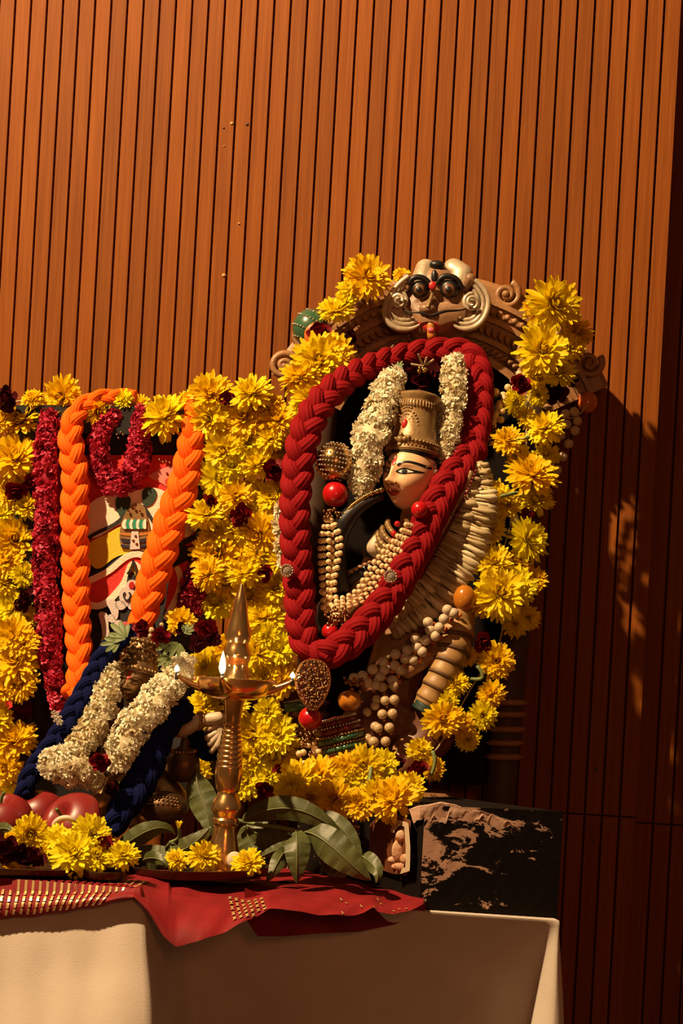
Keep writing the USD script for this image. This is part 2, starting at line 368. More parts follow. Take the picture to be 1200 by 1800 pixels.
def make_floret(seed, tube_len=0.9, np_=6, w=0.26, wild=10.0):
    r = np.random.default_rng(seed); P = []
    for n, L, e0, e1, br in ((np_ + 1, 0.80, 15, -25, 0.16), (np_ + 1, 0.74, 42, 8, 0.14), (np_, 0.62, 68, 45, 0.10), (3, 0.45, 85, 80, 0.04)):
        ph = r.uniform(0, 6.28)
        for k in range(n):
            P.append(petal(L * r.uniform(0.85, 1.15), w * r.uniform(0.8, 1.2), math.radians(r.normal(e0, wild)), math.radians(r.normal(e1, 1.5 * wild)), r.uniform(0.15, 0.45), br,
                           ph + 6.283 * k / n + r.normal(0, 0.15), n=4, tw=r.normal(0, 0.2)))
    T = tube(np.array([[0, 0, -tube_len], [0, 0, -tube_len * 0.5], [0, 0, 0.05]]), np.array([0.10, 0.13, 0.22]), 6, view=np.array([1.0, 0, 0]))
    return cat(P + [T])
CHRYS = [make_chrys(100 + i) for i in range(7)]
ROSES = [make_rose(200 + i) for i in range(4)]
WHITE = [make_floret(300 + i, 0.9, 5, 0.22, 9) for i in range(5)]
PINK = [make_floret(400 + i, 0.4, 4, 0.30, 18) for i in range(5)]
def place(m, c, R, z, roll, sc=(1, 1, 1)):
    v, f = va(m); return (v * np.asarray(sc) * R) @ orient(z, roll).T + c, f
def chrys(th, px, py, Rpx, Y, z=None, parent=None, look=None, centre='orange_centre', name='blossom'):
    k = rng.integers(len(CHRYS)); P, C, K = CHRYS[k]
    if z is None: z = (rng.normal(-0.25, 0.36), -1.0, rng.normal(0.42, 0.36))
    R = mm(Rpx, Y) * 1.08; c = at(px, py, Y); roll = rng.uniform(0, 6.28); sc = (1, rng.uniform(0.85, 1.0), rng.uniform(0.8, 1.05))
    p = th.add(name, place(P, c, R, z, roll, sc), look or ['yellow_a', 'yellow_a', 'yellow_b', 'yellow_c'][rng.integers(4)], True, parent)
    th.add('centre', place(C, c, R, z, roll, sc), centre, True, p)
    th.add('calyx', place(K, c, R, z, roll, sc), 'calyx', True, p)
    return c
def rose(th, px, py, Rpx, Y, z=None, dark=False):
    if z is None: z = (rng.normal(-0.1, 0.4), -1.0, rng.normal(0.15, 0.4))
    th.add('rose', place(ROSES[rng.integers(len(ROSES))], at(px, py, Y), mm(Rpx, Y) * 1.12, z, rng.uniform(0, 6.28)), 'rose_dark' if dark else 'rose_red', True)
def floret_path(th, pts, n, wpx, Rpx, bank, looks, spread=1.0, name='floret', Rv=0.2, flat=0.8, stringy=True, lookpick=None):
    """pts: (px,py,Y); n florets round a string, pointing outwards."""
    Rpx = Rpx * 1.15; p = spline([at(x, y, Y) for x, y, Y in pts], 300); t, nn, b = frames(p); Y0 = np.mean([q[2] for q in pts])
    wp = np.interp(np.linspace(0, 1, 300), np.linspace(0, 1, len(wpx)), wpx) if np.ndim(wpx) else np.full(300, wpx)
    for k in range(n):
        i = int(np.clip((k + rng.uniform(0, 1)) / n * 299, 0, 299)); a = rng.uniform(-1.75, 1.75) * spread
        d = math.sin(a) * b[i] + math.cos(a) * nn[i] * flat
        z = d + t[i] * rng.normal(0, 0.35) + rng.normal(0, 0.22, 3); R = mm(Rpx, Y0) * rng.uniform(1 - Rv, 1 + Rv)
        w = max(mm(wp[i] / 2.0, Y0) - R * 0.5, R * 0.15)
        c = p[i] + d * w * rng.uniform(0.72, 1.05)
        th.add(name, place(bank[rng.integers(len(bank))], c, R, z, rng.uniform(0, 6.28)), (lookpick(i / 299.0) if lookpick else looks[rng.integers(len(looks))]), True)
    if stringy: th.add('string', tube(p[::6], mm(np.interp(np.linspace(0, 1, 50), np.linspace(0, 1, 300), wp) * 0.30, Y0), 8), looks[-1], True)
def braid(th, pts, wpx, L_per, look, name='strand', sides=48, flute=12, depth=0.30):
    q = spline([at(x, y, Y) for x, y, Y in pts], 400); d = np.r_[0, np.cumsum(np.linalg.norm(np.diff(q, axis=0), axis=1))]
    Y0 = np.mean([a[2] for a in pts]); n = int(d[-1] / mm(3.6, Y0)); t = np.linspace(0, d[-1], n)
    p = np.stack([np.interp(t, d, q[:, i]) for i in range(3)], 1)
    w = mm(np.interp(np.linspace(0, 1, n), np.linspace(0, 1, len(wpx)), wpx) if np.ndim(wpx) else np.full(n, wpx), Y0) / 2.0
    tt, nn, bb = frames(p)
    for k in range(3):
        ph = 2 * np.pi * (t / mm(L_per, Y0) + k / 3.0)
        c = p + bb * (w * 0.50 * np.sin(ph))[:, None] + nn * (w * depth * np.sin(2 * ph))[:, None]
        env = 1.0 + 0.10 * np.cos(2 * ph + 0.8)
        th.add(name, tube(c, w * 0.50 * env, sides, r2=w * 0.46 * env, flute=flute, amp=0.065, twist=0.22), look, True)
    return p

def beads(th, pts, rpx, gap, look, name='pearl', n=2, jitter=0.0):
    q = spline([at(x, y, Y) for x, y, Y in pts], 300); d = np.r_[0, np.cumsum(np.linalg.norm(np.diff(q, axis=0), axis=1))]
    Y0 = np.mean([a[2] for a in pts]); m = max(2, int(d[-1] / mm(gap, Y0)))
    for s in np.linspace(0, d[-1], m):
        c = np.array([np.interp(s, d, q[:, i]) for i in range(3)]) + rng.normal(0, jitter, 3)
        th.add(name, ball(c, mm(rpx, Y0) * rng.uniform(0.93, 1.05), n), look, True)
def head(radii, bumps, sub=5):
    """head with a face on local +f (-y): coordinates (r right, f forward, u up) in head units; bumps (r,u,sr,su,amp)."""
    v = BALLS[sub].vertices.copy()
    v = np.stack([v[:, 0] * radii[0], v[:, 1] * radii[1], v[:, 2] * radii[2]], 1)   # r, f, u
    jaw = np.clip(-v[:, 2] / radii[2], 0, 1); v[:, 0] *= 1 - 0.30 * jaw ** 1.6
    face = np.clip(v[:, 1] / radii[1] * 1.6, 0, 1)
    for r, u, s1, s2, a in bumps:
        for sgn in ((1,) if r == 0 else (1, -1)):
            v[:, 1] += face * a * np.exp(-((v[:, 0] - sgn * r) / s1) ** 2 - ((v[:, 2] - u) / s2) ** 2)
    return v, BALLS[sub].faces.copy()
class Face:
    def __init__(self, v, f, c, size, fwd, up):
        fwd = unit(fwd); right = unit(np.cross(up, fwd)); up = np.cross(fwd, right)
        self.M = np.stack([right, fwd, up], 0); self.c = np.asarray(c); self.s = size; self.v, self.f = v, f
        ok = v[:, 1] > 0; self.I = LinearNDInterpolator(v[ok][:, [0, 2]], v[ok, 1], fill_value=0.0)
    def world(self, p): return (np.asarray(p) * self.s) @ self.M + self.c
    def mesh(self): return self.world(self.v), self.f[:, ::-1] if np.linalg.det(self.M) < 0 else self.f
    def surf(self, x, y, off): return self.world(np.stack([x, self.I(x, y) + off, y], 1))
    def paint(self, poly, off=0.02, step=0.03): return decal(poly, self.surf, off, step)

# ---------------------------------------------------------------- the setting: plank wall, recessed wall, floor
PSI = math.radians(8.0); W = np.array([math.cos(PSI), -math.sin(PSI), 0]); N = np.array([-math.sin(PSI), -math.cos(PSI), 0])
WALL0 = at(1164, 600, 2.905)
def on_plane(px, py, P0, n):
    d = at(px, py, 1.0) - np.array([0, 0, CZ]); o = np.array([0, 0, CZ]); t = ((P0 - o) @ n) / (d @ n); return o + d * t
PITCH, WALL_H = 0.02540, 2.45
def plank_mesh(s0, s1, z0, z1, org, ch=0.0005, th=0.007):
    cs = np.array([(s0, -th), (s1, -th), (s1, -ch), (s1 - ch, 0), (s0 + ch, 0), (s0, -ch)])
    pts = [org[:2] + W[:2] * a + N[:2] * b for a, b in cs]
    bot = np.array([[x, y, z0] for x, y in pts]); top = np.array([[x, y, z1] for x, y in pts])
    V = np.vstack([bot, top]); f = []
    for i in range(6):
        j = (i + 1) % 6; f += [[i, j, j + 6], [i, j + 6, i + 6]]
    for i in range(1, 5): f += [[0, i + 1, i], [6, 6 + i, 7 + i]]
    return V, np.array(f)
def box_mesh(s0, s1, b0, b1, z0, z1, org):
    pts = [org[:2] + W[:2] * a + N[:2] * b for a, b in ((s0, b0), (s1, b0), (s1, b1), (s0, b1))]
    V = np.array([[x, y, z0] for x, y in pts] + [[x, y, z1] for x, y in pts])
    f = [[0, 2, 1], [0, 3, 2], [4, 5, 6], [4, 6, 7]] + sum([[[i, (i + 1) % 4, (i + 1) % 4 + 4], [i, (i + 1) % 4 + 4, i + 4]] for i in range(4)], [])
    return V, np.array(f)
wall = Thing('wall_back', 'vertical narrow wood plank wall behind the altar', kind='structure')
jz = on_plane(1060, 1433.5, WALL0, N)[2]
NPL = 50
wall.add('backing', box_mesh(-NPL * PITCH, 0, -0.05, -0.0065, 0, WALL_H, WALL0), 'groove', False)
for k in range(NPL):
    s1, s0 = -k * PITCH - 0.0004 * (k > 0), -(k + 1) * PITCH + 0.0026
    if k < 13:
        wall.add('plank', plank_mesh(s0, s1, jz + 0.0012, WALL_H, WALL0), 'wall_wood', False)
        wall.add('plank', plank_mesh(s0, s1, 0, jz - 0.0012, WALL0), 'wall_wood', False)
    else:
        wall.add('plank', plank_mesh(s0, s1, 0, WALL_H, WALL0), 'wall_wood', False)
for px, py, r, m in [(407, 217, 4, 'nail_plug'), (434, 218, 4.5, 'knot'), (393, 225, 2.5, 'knot'), (420, 393, 3, 'nail_plug'), (393, 484, 4.5, 'nail_plug'), (394, 257, 2, 'nail_plug'), (1048, 1352, 4, 'knot'), (1042, 1478, 4, 'knot')]:
    c = on_plane(px, py, WALL0, N); wall.add('wall_plug', lathe([(0, 0.0012), (mm(r, 2.95) * 0.7, 0.001), (mm(r, 2.95), -0.002)], 12, c, N), m, True)
wr = Thing('wall_right', 'recessed dark wood plank wall at the right edge', kind='structure')
REC = WALL0 - N * 0.05
wr.add('backing', box_mesh(0.0, 30 * PITCH * 1.06, -0.05, -0.0065, 0, WALL_H, REC), 'groove', False)
jz2 = on_plane(1160, 1448.5, REC, N)[2]
for k in range(29):
    s0 = 0.0005 + k * PITCH * 1.07; s1 = s0 + PITCH * 1.07 - 0.003
    wr.add('plank', plank_mesh(s0, s1, jz2 + 0.0012, WALL_H, REC), 'wall_wood', False)
    wr.add('plank', plank_mesh(s0, s1, 0, jz2 - 0.0012, REC), 'wall_wood', False)
fl = usdkit.mesh(stage, '/World/floor', (np.array([[-4, -1, 0], [4, -1, 0], [4, 4, 0], [-4, 4, 0]], float), np.array([[0, 1, 2], [0, 2, 3]])), LOOK['floor_mat'])
tags(fl.GetPrim(), 'dark hall floor', kind='structure')

# ---------------------------------------------------------------- tablecloths
TZ, RZ = 0.752, 0.727
ZT = [0.0]
def cloth_box(name, label, P_corner, wdir, ddir, width_back, depth, z, hemz, seed, foldamp, lean=0.05, corner=0.11):
    """cloth over a table corner: front and right skirts with soft folds; P_corner is the front right corner."""
    cl = Thing(name, label, 'tablecloth', base=(P_corner[0], P_corner[1], hemz))
    n = 420; rnd = 0.010 if lean > 0 else 0.0018; sg = 0.012 if lean > 0 else 0.005
    # perimeter path: from front left, to corner (rounded), then along right side to the back
    L1, L2 = width_back, depth
    def surf(u, v):
        s = u * (L1 + L2) - L1                       # s<0 front, s>0 side
        fx = np.where(s < 0, s, 0.0); dy = np.where(s > 0, s, 0.0)
        P = P_corner[None, None, :] + fx[..., None] * wdir + dy[..., None] * ddir
        wgt = 1 / (1 + np.exp(np.clip(-s / sg, -50, 50)))                  # 0 front 1 side
        out = unit((1 - wgt)[..., None] * (-ddir) + wgt[..., None] * wdir)
        h = v * (z - hemz)
        flare = lean + corner * np.exp(-np.abs(s) / (0.05 if lean > 0 else 0.010)) * 1.0 + (0.10 - lean) * wgt
        fold = foldamp(s, v)
        o = rnd * (1 - np.cos(np.clip(h / rnd, 0, np.pi / 2))) * 0 + rnd * np.sin(np.clip(h / rnd, 0, np.pi / 2)) + h * flare + fold
        zz = z - np.where(h < rnd * 1.57, rnd * (1 - np.cos(np.clip(h / rnd, 0, np.pi / 2))), h - rnd * 0.57)
        P = P + out * o[..., None]; P[..., 2] = zz - ZT[0] * fx
        return P
    vs = np.r_[np.linspace(0, 0.05, 10), np.linspace(0.05, 1, 70)[1:]]
    m = grid(n, len(vs), lambda u, v: surf(u, np.interp(v, np.linspace(0, 1, len(vs)), vs)), flip=True)
    cl.add('skirt', m, 'white_cloth', True)
    A = P_corner; B = A - wdir * L1; C = B + ddir * L2; D = A + ddir * L2
    t = np.array([A, B, C, D]); t[:, 2] = z; t[1:3, 2] += ZT[0] * L1; b = t.copy(); b[:, 2] -= 0.012 if lean > 0 else 0.0008
    cl.add('top', (np.vstack([t, b]), np.array([[0, 2, 1], [0, 3, 2], [4, 5, 6], [4, 6, 7], [0, 1, 5], [0, 5, 4], [1, 2, 6], [1, 6, 5], [2, 3, 7], [2, 7, 6], [3, 0, 4], [3, 4, 7]])), 'white_cloth', False)
    return cl
nz = lambda x, y, s: np.sin(x * 7.1 + s) * np.sin(y * 5.3 + s * 2) + 0.5 * np.sin(x * 17.0 - y * 9.0 + s * 3)
def foldL(s, v):
    return v * (0.005 * np.sin(s * 13 + 1.0 + 2.0 * v) + 0.010 * np.exp(-((s + 0.018 + 0.06 * v) / 0.02) ** 2)) + 0.0022 * nz(s * 5 + v * 2, v * 4 - s * 3, 1.0) * np.minimum(1, v * 8)
def foldR(s, v):
    return v * (0.014 * np.sin(s * 24 + 2.0) + 0.012 * np.sin((s + 0.25 * v) * 46) * np.exp(s / 0.10 * (s < 0)) - 0.020 * np.exp(-((s + 0.035 + 0.035 * v) / 0.02) ** 2))
D = -N
cL = at(243, 1562, 2.255); cL[2] = TZ
cR = at(983, 1611, 2.44); cR[2] = RZ
cloth_box('tablecloth', 'brightly lit cream white tablecloth on the front left table, under the gold striped red silk', cL, W, D, 0.42, 0.62, TZ - 0.004, 0.03, 1, foldL, 0.11)
ZT[0] = 0.03; W2 = np.array([math.cos(-0.15), -math.sin(-0.15), 0]); D2 = np.array([-W2[1], W2[0], 0])
cloth_box('tablecloth', 'shaded cream tablecloth on the right table, hanging below the peeling black plinth', cR, W2, D2, 0.475, 0.40, RZ - 0.004, 0.03, 2, foldR, -0.50, 0.12)

# ---------------------------------------------------------------- red silk cloth
TOPX = [0, 60, 100, 180, 240, 300, 360, 420, 470, 520, 600, 680, 745]
TOPB = [1541, 1540, 1540, 1540, 1540, 1543, 1545, 1546, 1545, 1547, 1550, 1552, 1575]     # far line seen in the picture
HEM = [(-60, 1618, 2.258), (0, 1615, 2.252), (60, 1611, 2.246), (110, 1604, 2.240), (180, 1592, 2.233), (236, 1578, 2.228), (262, 1606, 2.224), (288, 1645, 2.216), (310, 1664, 2.215), (352, 1655, 2.22), (400, 1636, 2.235), (445, 1612, 2.255), (472, 1596, 2.27), (500, 1601, 2.275), (560, 1607, 2.28), (605, 1609, 2.29), (640, 1604, 2.30), (656, 1597, 2.31), (664, 1606, 2.30), (690, 1608, 2.31), (720, 1599, 2.33), (744, 1588, 2.36)]
EDGE = [(-60, 1556, 2.266), (0, 1556, 2.260), (100, 1556, 2.250), (180, 1554, 2.243), (236, 1556, 2.25), (262, 1560, 2.25), (310, 1566, 2.26), (352, 1570, 2.28), (400, 1572, 2.30), (445, 1572, 2.31), (500, 1573, 2.32), (605, 1580, 2.34), (656, 1584, 2.36), (690, 1590, 2.37), (744, 1584, 2.39)]
BACK = [(-60, 1538, 2.50), (0, 1540, 2.50), (236, 1541, 2.50), (352, 1546, 2.50), (445, 1549, 2.50), (500, 1550, 2.505), (605, 1552, 2.51), (690, 1562, 2.50), (744, 1579, 2.44)]
hemL, edgeL, backL = [np.array(q, float) for q in (HEM, EDGE, BACK)]
def pl(a, x, i): return np.interp(x, a[:, 0], a[:, i])
def silk(u, v, off=0.0):
    x = -60 + 804 * u
    b = at(x + (pl(backL, x, 0) - x), pl(backL, x, 1), pl(backL, x, 2)); e = at(x, pl(edgeL, x, 1), pl(edgeL, x, 2)); h = at(x, pl(hemL, x, 1), pl(hemL, x, 2))
    b[..., 2] = np.maximum(b[..., 2], np.where(x < 300, TZ + 0.005, 0.0)); e[..., 2] = np.maximum(e[..., 2], np.where(x < 250, TZ + 0.006, 0.0))
    t = v[..., None]
    B1, B2 = (1 - t) ** 2, t ** 2                      # rounded bend at the edge
    P = B1 * b + 2 * t * (1 - t) * (1.35 * e - 0.175 * b - 0.175 * h) + B2 * h
    wr_ = 0.0035 * np.sin(x / 17.0 + 3 * v) * np.sin(v * 6 + x / 60.0) * np.clip((x - 250) / 80, 0, 1) + 0.0010 * np.sin(x / 9.0 + v * 11)
    P = P + np.array([0, -0.5, 0.6]) * (wr_ + off)[..., None]
    P[..., 2] = np.maximum(P[..., 2], np.where((x < 250) & (P[..., 1] > 2.238 + (236 - x) * 0.00012), TZ + 0.004, 0.0))
    return P
sk = Thing('silk_cloth', 'dark red silk cloth with gold woven border draped over both table edges', 'cloth', base=at(300, 1600, 2.2))
BKX = np.array([at(x, pl(backL, x, 1), pl(backL, x, 2)) for x in np.linspace(-60, 690, 40)])
def silk_back(u, v):
    i = np.clip((u * 39).astype(int), 0, 39); P = BKX[i] + D * (v * 0.26)[..., None]
    P[..., 2] = np.maximum(BKX[i][..., 2], np.where(BKX[i][..., 0] < -0.20, TZ + 0.004, RZ + 0.012)) + 0.0008 * np.sin(u * 60)
    return P
SK = grid(260, 60, silk, flip=True)
sk.add('cloth', SK, 'red_silk', True); sk.add('cloth', grid(40, 10, silk_back), 'red_silk', True)
dash = []
def strip(u0, v0, u1, v1, w):
    q = np.linspace(0, 1, 5); uu, vv = u0 + (u1 - u0) * q, v0 + (v1 - v0) * q
    d = np.array([-(v1 - v0), (u1 - u0)]); 
    A = silk(uu - w / 2, vv, 0.0022); Bq = silk(uu + w / 2, vv, 0.0022); i = np.arange(4)
    return va((np.vstack([A, Bq]), np.stack([i, i + 1, i + 6, i + 5], 1)))
ux = lambda x: (x + 60) / 804.0
for k in range(22):
    x0 = -30 + 13.2 * k
    for j in range(7):
        v0 = 0.40 + j * 0.085
        xa = x0 + (0.9 + 1.2 * max(0, k - 6) / 10) * (-(v0 - 0.5) * 30)
        if x0 > 212 and v0 > 0.72: continue
        dash.append(strip(ux(xa), v0, ux(xa - 1.5 - max(0, k - 8) * 0.35), v0 + 0.068, 4.6 / 804))
sk.add('gold_border', cat(dash), 'gold_thread', False, label='rows of gold woven stripes', kind='stuff')
dash = []
for r in range(5):
    for j in range(6):
        x = 402 + j * 11 + r * 2; v = 0.50 + r * 0.085 + j * 0.03
        if j + r > 8 or v > 0.95: continue
        dash += [strip(ux(x), v, ux(x + 4), v + 0.05, 3.5 / 804), strip(ux(x + 4), v, ux(x), v + 0.05, 3.0 / 804)]
for x in np.arange(395, 470, 5): dash.append(strip(ux(x), 0.975, ux(x + 4), 0.975, 1.0 / 804))
for x, v in [(598, .5), (607, .62), (633, .75), (662, .45), (668, .55), (690, .85), (700, .8), (712, .84), (600, .93), (655, .95)]: dash.append(strip(ux(x), v, ux(x + 3), v + 0.06, 3.0 / 804))
sk.add('gold_motif', cat(dash), 'gold_thread', False, label='small gold woven flowers', kind='stuff')
LOW = [(430, 1560, 1612), (452, 1570, 1646), (500, 1575, 1646), (560, 1580, 1641), (630, 1584, 1638), (690, 1586, 1626), (730, 1588, 1612), (748, 1586, 1598)]
lw = np.array(LOW, float)
def under(u, v):
    x = 430 + 318 * u; y = np.interp(x, lw[:, 0], lw[:, 1]) * (1 - v) + np.interp(x, lw[:, 0], lw[:, 2]) * v
    return at(x, y, 2.330 + 0.10 * u + 0.008 * np.sin(x / 25.0) * v)
sk.add('lower_fold', grid(80, 12, under, flip=True), 'red_silk', True, label='shaded lower fold of the red silk')

# ---------------------------------------------------------------- black peeling plinth under the statue
A0 = at(737, 1590, 2.432); A0[2] = RZ - 0.0042
A1 = at(980, 1600, 2.465); A1[2] = A0[2]; A2 = at(500, 1560, 2.70); A2[2] = A0[2]
A3 = A1 + A2 - A0; PH = 0.134
pn = Thing('plinth', 'old black plinth with peeling paint showing pink plaster, under the goddess statue', 'plinth', base=A0)
def wallgrid(P, Q, nu, nv, h, rough, lean=0.0, seed=0):
    o = np.cross(Q - P, [0, 0, 1.0]); o = unit(o)
    def fn(u, v):
        X = P[None, None] + (Q - P)[None, None] * u[..., None] + np.array([0, 0, 1.0]) * (v * h)[..., None]
        d = rough * (np.sin(u * 23 + v * 9 + seed) * np.sin(v * 17 + seed) + 0.6 * np.sin(u * 51 - v * 30)) * np.minimum(1, 8 * np.minimum(u, 1 - u))
        return X + o * (d - lean * v)[..., None]
    return grid(nu, nv, fn)
hh = [PH, PH, PH, PH]
pn.add('face', wallgrid(A0, A1, 50, 30, PH, 0.0002), 'peeling', True)
pn.add('face', wallgrid(A2, A0, 40, 30, PH, 0.0006, seed=2), 'flaked_black', True)
Bk = np.array([A0, A1, A3, A2]); Tk = Bk + [0, 0, PH]
ins = Bk.mean(0)
pn.add('core', (np.vstack([Bk * 0.995 + ins * 0.005, Tk * 0.995 + (ins + [0, 0, PH]) * 0.005 - [0, 0, 0.0005]]), np.array([[0, 2, 1], [0, 3, 2], [4, 5, 6], [4, 6, 7], [1, 2, 6], [1, 6, 5], [2, 3, 7], [2, 7, 6]])), 'dark_panel', False)
def crumb(u, v):
    x = 690 + 215 * u; top = np.interp(x, [690, 718, 735, 752, 775, 800, 815, 850, 880, 905], [1440, 1422, 1416, 1414, 1409, 1414, 1420, 1426, 1437, 1452])
    low = np.interp(x, [690, 718, 735, 752, 775, 800, 830, 860, 880, 905], [1441, 1430, 1446, 1436, 1446, 1432, 1444, 1436, 1448, 1453]) + 5 * np.sin(x / 4.1) + 4 * np.sin(x / 2.3)
    y = top + (low - top) * np.clip(v * 1.6 - 0.6, 0, 1)
    Yc = np.where(x < 737, 2.432 + (737 - x) / 237 * 0.26, 2.432 + (x - 737) / 243 * 0.033)
    back = np.clip(0.375 - v, 0, 1) * 0.30
    return at(x, y, Yc - 0.0016 + back - 0.0005 * np.sin(x / 7.0) + 0.0005 * np.sin(v * 9 + x / 11.0))
pn.add('plaster_lump', grid(120, 24, crumb, flip=True), 'plaster', True, label='exposed lumpy pink plaster along the top edge')
def leftface(x): return 2.432 + (737 - x) / 237.0 * 0.26
nf = lambda x, y: leftface(x) - 0.012
niche = pn.add('niche_panel', slab(Polygon([(652, 1452), (660, 1444), (708, 1438), (720, 1444), (719, 1530), (712, 1537), (690, 1534), (650, 1520)]).buffer(2), nf, 0.014), 'sari', False, label='small brown relief panel')
fig = [ball(at(704, 1470, leftface(704) - 0.016), mm(9, 2.5), 2, (1, .6, 1.2)), ball(at(700, 1495, leftface(700) - 0.015), mm(13, 2.5), 2, (0.9, .5, 1.5)), ball(at(694, 1512, leftface(694) - 0.016), mm(12, 2.5), 2, (1.1, .5, .6)), ball(at(712, 1510, leftface(712) - 0.016), mm(10, 2.5), 2, (1, .5, .9)), ball(at(704, 1524, leftface(704) - 0.016), mm(15, 2.5), 2, (1.1, .4, .5))]
pn.add('relief_figure', cat(fig), 'worn_orange', True, niche, label='tiny seated figure in worn orange paint')
pn.add('relief_edge', slab(LineString([(690, 1460), (700, 1446), (714, 1450), (717, 1490), (716, 1528), (700, 1533)]).buffer(4), lambda x, y: leftface(x) - 0.018, 0.006), 'ivory', False, niche, label='whitish worn border')

# ---------------------------------------------------------------- goddess statue with its carved arch
st = Thing('goddess_statue', 'painted goddess statue with tall gold crown under a carved arch with a lion face', 'statue', base=at(690, 1400, 2.70))
AC = (768.0, 812.0)
def arc(r, a0, a1, n, Y, sq=1.0):
    a = np.radians(np.linspace(a0, a1, n)); return at(AC[0] + r * np.sin(a), AC[1] - r * sq * np.cos(a), Y)
YA = 2.82
def ringband(r0, r1, a0, a1, Yf, Yb, n=90):
    # flat band of the arch with real thickness, cross-section slightly domed
    def fn(u, v):
        a = np.radians(a0 + (a1 - a0) * u); ph = 2 * np.pi * v
        r = (r0 + r1) / 2 + (r1 - r0) / 2 * np.clip(1.25 * np.cos(ph), -1, 1); Y = (Yf + Yb) / 2 - (Yb - Yf) / 2 * np.clip(1.5 * np.sin(ph), -1, 1)
        return at(AC[0] + r * np.sin(a), AC[1] - r * np.cos(a), Y)
    return grid(n, 25, fn)
a0, a1 = -62, 66
back = st.add('arch_band', ringband(196, 330, a0, a1, 2.822, 2.858), 'carved', 30)
st.add('arch_rib', ringband(192, 206, a0, a1, 2.812, 2.83), 'carved', 40, back)
st.add('arch_rib', ringband(226, 236, a0, a1, 2.815, 2.83), 'carved', 40, back)
st.add('arch_rib', ringband(262, 272, a0, a1, 2.815, 2.83), 'carved', 40, back)
st.add('arch_rib', ringband(292, 302, a0, a1, 2.815, 2.83), 'carved', 40, back)
lv = []
for i, a in enumerate(np.radians(np.arange(a0 + 2, a1, 3.0))):           # leaf band
    for r0_, s in ((216, 1), (246, -1)):
        c = at(AC[0] + r0_ * math.sin(a), AC[1] - r0_ * math.cos(a), 2.812)
        lv.append(tube(np.array([at(AC[0] + (r0_ - 7) * math.sin(a - .022 * s), AC[1] - (r0_ - 7) * math.cos(a - .022 * s), 2.818), c, at(AC[0] + (r0_ + 8) * math.sin(a + .025 * s), AC[1] - (r0_ + 8) * math.cos(a + .025 * s), 2.818)]), np.array([0.0012, 0.0042, 0.0008]), 8))
st.add('leaf_carving', cat(lv), 'carved', True, back)
bd = [ball(at(AC[0] + 282 * math.sin(a), AC[1] - 282 * math.cos(a), 2.812), mm(6.0, 2.81), 1) for a in np.radians(np.arange(a0 + 1, a1, 2.9))]
st.add('bead_row', cat(bd), 'carved', True, back)
for a in np.arange(-58, 67, 11.5):                                        # flame scrolls on the outer edge
    if abs(a) < 16: continue
    ar = math.radians(a); cx, cy = AC[0] + 318 * math.sin(ar), AC[1] - 318 * math.cos(ar); s = 1 if a > 0 else -1
    th_ = np.linspace(0, 3.6 * np.pi, 46); rr = 24 * (1 - th_ / (3.9 * np.pi))
    p = at(cx + s * rr * np.sin(th_ + ar), cy - rr * np.cos(th_ + ar), 2.822 - 0.006 * th_ / th_.max())
    st.add('scroll_carving', cat([tube(p, mm(np.linspace(6.5, 4, 46), 2.82), 8), ball(p[-1], mm(7, 2.82), 2)]), 'carved', True)
# pillars and back panel
for xs in ((572, 548, 545), (935, 915, 880)):
    pts = [(xs[0], 700), (xs[1], 1000), (xs[2], 1400), (xs[2] - 6, 1490)]
    q = spline([at(x, y, 2.825) for x, y in pts], 60)
    pil = st.add('pillar', tube(q, mm(26, 2.82), 20, r2=mm(20, 2.82)), 'carved_dark', True)
    for i, y in enumerate((1235, 1256, 1282, 1306, 1330)):
        x = np.interp(y, [700, 1000, 1400], xs)
        st.add('pillar_ring', tube(np.array([at(x, y - 6, 2.822), at(x, y, 2.822), at(x, y + 6, 2.822)]), mm(np.array([26, 36, 26]), 2.82), 20), 'carved', True, pil)
bp = spline([(560, 1380), (552, 1000), (572, 760), (640, 650), (768, 610), (890, 650), (930, 760), (915, 1000), (885, 1380)], 60)
st.add('back_panel', slab(Polygon(bp), 2.845, 0.012), 'dark_panel', False, label='dark panel behind the goddess')  # near-black colour keeps the recess behind the goddess dark
# lion face
lf = bones([[(766, 508, 2.815, 44), (732, 545, 2.81, 34), (757, 566, 2.80, 34), (815, 548, 2.81, 36), (766, 508, 2.815, 44)], [(732, 545, 2.81, 30), (750, 590, 2.81, 24), (780, 592, 2.812, 24), (815, 548, 2.81, 36)], [(757, 520, 2.795, 13), (752, 545, 2.785, 17), (756, 556, 2.79, 20)]], 0.004, 10)
lion = st.add('lion_face', lf, 'face_brown', True)
for chn in ([(748, 474, 2.808, 19), (742, 494, 2.80, 20)], [(797, 474, 2.81, 20), (811, 484, 2.805, 21), (806, 502, 2.80, 20)]):
    st.add('brow_dome', bones([chn], 0.004, 5), 'silver_paint', True, lion)
st.add('forehead_knob', cat([ball(at(768, 466, 2.792), mm(11, 2.8), 3, (1.25, .9, .75)), ball(at(763, 486, 2.782), mm(7, 2.8), 3, (.8, .7, 1.7))]), 'black_paint', True, lion)
st.add('forehead_mark', ball(at(760, 502, 2.772), mm(7, 2.8), 3, (1, .5, 1.1)), 'red_paint', True, lion)
